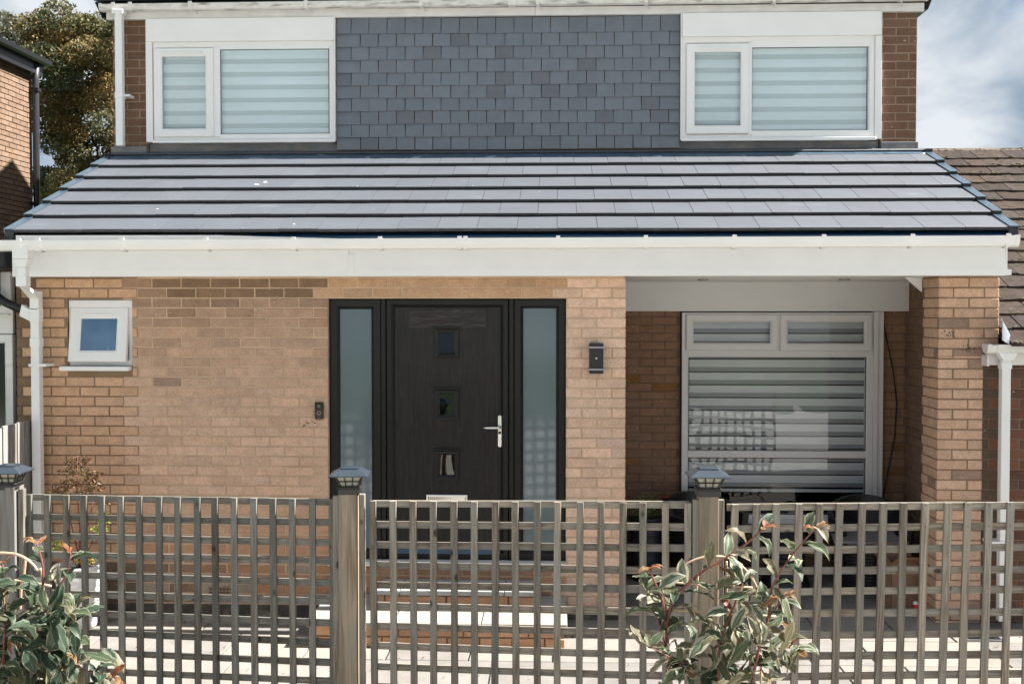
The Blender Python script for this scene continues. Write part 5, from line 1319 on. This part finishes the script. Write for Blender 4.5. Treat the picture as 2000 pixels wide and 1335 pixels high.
bush_leaves('box_shrub', 'round small leaved green shrub in the charcoal porch pot', (.77, 9.72, .50), [(0, 0, .14, .16, .75), (-.06, -.03, .12, .12, .7), (.08, 0, .12, .12, .7)], 2600, .010, [(.12, .15, .05), (.18, .19, .07), (.07, .09, .03), (.24, .22, .09)], 8, stems=[([(0, 0, 0), (0, 0, .12)], .01)])

def wicker(e, prof, n=30, name='wicker_shell'):
    # shell of woven strands: stacked rings in a lathe whose radius ripples
    c = MB(); vs = []; m_ = len(prof)
    c.lathe(prof, n=n); c.build(name, M['wicker'], e)
def tub_chair(x, y, label, rz=0, r=.34, h=.74):
    e = empty('tub_chair', (x, y, 0), label, 'chair', 'black wicker garden furniture in the porch', rz)
    prof = [(0.0, .02)]
    for i in range(25):
        t = i / 24; prof.append((r * (.70 + .22 * t) + (.004 if i % 2 else 0), .02 + .34 * t))
    prof.append((0, .36)); c = MB(); c.lathe(prof, n=32); c.build('base', M['wicker'], e)
    # curved back and arms
    nseg = 28; ring = 22; vs = []; fs = []
    for i in range(nseg + 1):
        a = R(-35 + 250 * i / nseg); hh = .36 + (h - .36) * (.62 + .38 * math.sin(max(0, min(math.pi, a)))) 
        for j in range(ring + 1):
            t = j / ring; z = .20 + (hh - .20) * t; rr = r * (.90 + .12 * t) + (.005 if (i + j) % 2 else 0)
            vs.append((rr * math.cos(a), rr * math.sin(a), z))
        for j in range(ring, -1, -1):
            t = j / ring; z = .20 + (hh - .20) * t; rr = r * (.90 + .12 * t) - .045
            vs.append((rr * math.cos(a), rr * math.sin(a), z))
    m2 = 2 * (ring + 1)
    for i in range(nseg):
        for j in range(m2): fs.append((i * m2 + j, (i + 1) * m2 + j, (i + 1) * m2 + (j + 1) % m2, i * m2 + (j + 1) % m2))
    fs += [tuple(range(m2)), tuple(range(nseg * m2 + m2 - 1, nseg * m2 - 1, -1))]
    c = MB(); c.add(vs, fs); c.build('backrest', M['wicker'], e)
    c = MB(); c.lathe([(0, .362), (r * .80, .362), (r * .84, .39), (r * .82, .42), (r * .7, .43), (0, .435)], n=32); c.build('cushion', M['cushion'], e, smooth=True)
    return e
tub_chair(2.62, 9.48, 'black wicker tub chair beside the right porch wall')
tub_chair(1.28, 9.62, 'black wicker tub chair in the porch behind the post with the cap light', R(20))
e = empty('wicker_table', (1.92, 9.52, 0), 'low round black wicker table between the two tub chairs', 'table', 'black wicker garden furniture in the porch')
prof = [(0, .02)] + [(.21 + .05 * math.sin(t / 20 * math.pi * 1.0) * -1 + (.004 if t % 2 else 0), .02 + .40 * t / 20) for t in range(21)] + [(0, .42)]
c = MB(); c.lathe(prof, n=32); c.build('base', M['wicker'], e)
c = MB(); c.lathe([(0, .421), (.27, .421), (.275, .43), (.27, .438), (0, .438)], n=36); c.build('glass_top', M['bell_black'], e)
c = MB(); c.add([(-.28, -.2, .0), (.26, -.26, .0), (.30, .16, .025), (-.22, .2, .03), (-.28, -.2, .022), (.26, -.26, .022), (.30, .16, .045), (-.22, .2, .05)], [(3, 2, 1, 0), (4, 5, 6, 7), (0, 1, 5, 4), (1, 2, 6, 5), (2, 3, 7, 6), (3, 0, 4, 7)])
tag(c.build('seat_pad', M['cushion'], loc=(2.52, 9.36, .44), bevel=.01, seg=2), 'grey folded seat pad lying on the right tub chair', 'cushion')
# cardboard box
e = empty('cardboard_box', (2.72, 8.95, 0), 'open brown cardboard box on the porch floor beside the pier', 'box', rz=R(12))
c = MB()
for a in (((-.15, -.12), (.15, -.12)), ((.15, -.12), (.15, .12)), ((.15, .12), (-.15, .12)), ((-.15, .12), (-.15, -.12))):
    (x0, y0), (x1, y1) = a; d = Vector((x1 - x0, y1 - y0, 0)).normalized(); nn = Vector((-d.y, d.x, 0)) * .004
    c.add([Vector((x0, y0, 0)), Vector((x1, y1, 0)), Vector((x1, y1, .36)), Vector((x0, y0, .36)), Vector((x0, y0, 0)) + nn, Vector((x1, y1, 0)) + nn, Vector((x1, y1, .36)) + nn, Vector((x0, y0, .36)) + nn],
          [(0, 1, 2, 3), (7, 6, 5, 4), (0, 4, 5, 1), (1, 5, 6, 2), (2, 6, 7, 3), (3, 7, 4, 0)])
c.box(-.146, .146, -.116, .116, .0, .006); c.build('carton', M['card'], e)
for (p0, p1, dd) in (((-.15, -.12), (.15, -.12), (0, -.09, .06)), ((-.15, .12), (-.15, -.12), (-.08, 0, .09)), ((.15, .12), (-.15, .12), (0, .05, .10))):
    a = Vector((*p0, .36)); b_ = Vector((*p1, .36)); d = Vector(dd); t = Vector((0, 0, .004))
    c = MB(); c.add([a, b_, b_ + d, a + d, a + t, b_ + t, b_ + d + t, a + d + t], [(3, 2, 1, 0), (4, 5, 6, 7), (0, 1, 5, 4), (1, 2, 6, 5), (2, 3, 7, 6), (3, 0, 4, 7)]); c.build('flap', M['card'], e)
e = empty('small_tin', (2.73, 8.63, 0), 'small tin with red and white label standing by the pier foot', 'tin')
c = MB(); c.lathe([(0, 0), (.022, 0), (.022, .10), (.012, .115), (0, .115)], n=18); c.build('can', M['upvc_old'], e, smooth=True)
c = MB(); c.lathe([(.0225, .04), (.0225, .095)], n=18); c.build('red_band', M['red'], e, smooth=True)
# drain grate at right
e = empty('drain_cover', (3.02, 8.12, .003), 'dark drain grating let into the patio below the right downpipe', 'drain')
c = MB(); c.ring(-.13, .13, -.13, .13, [(0, 0), (0, .008), (.015, .008), (.015, 0)]); o = c.build('rim', M['steel'], e, rot=(R(90), 0, 0)); o.data.transform(Matrix.Identity(4))
for i in range(8):
    c = MB(); c.box(-.113, .113, -.006, .006, 0, .006); c.build('bar', M['cap_black'], e, loc=(0, -.105 + i * .03, 0))
c = MB(); c.box(-.115, .115, -.115, .115, -.002, .001); c.build('sump', M['cable'], e)
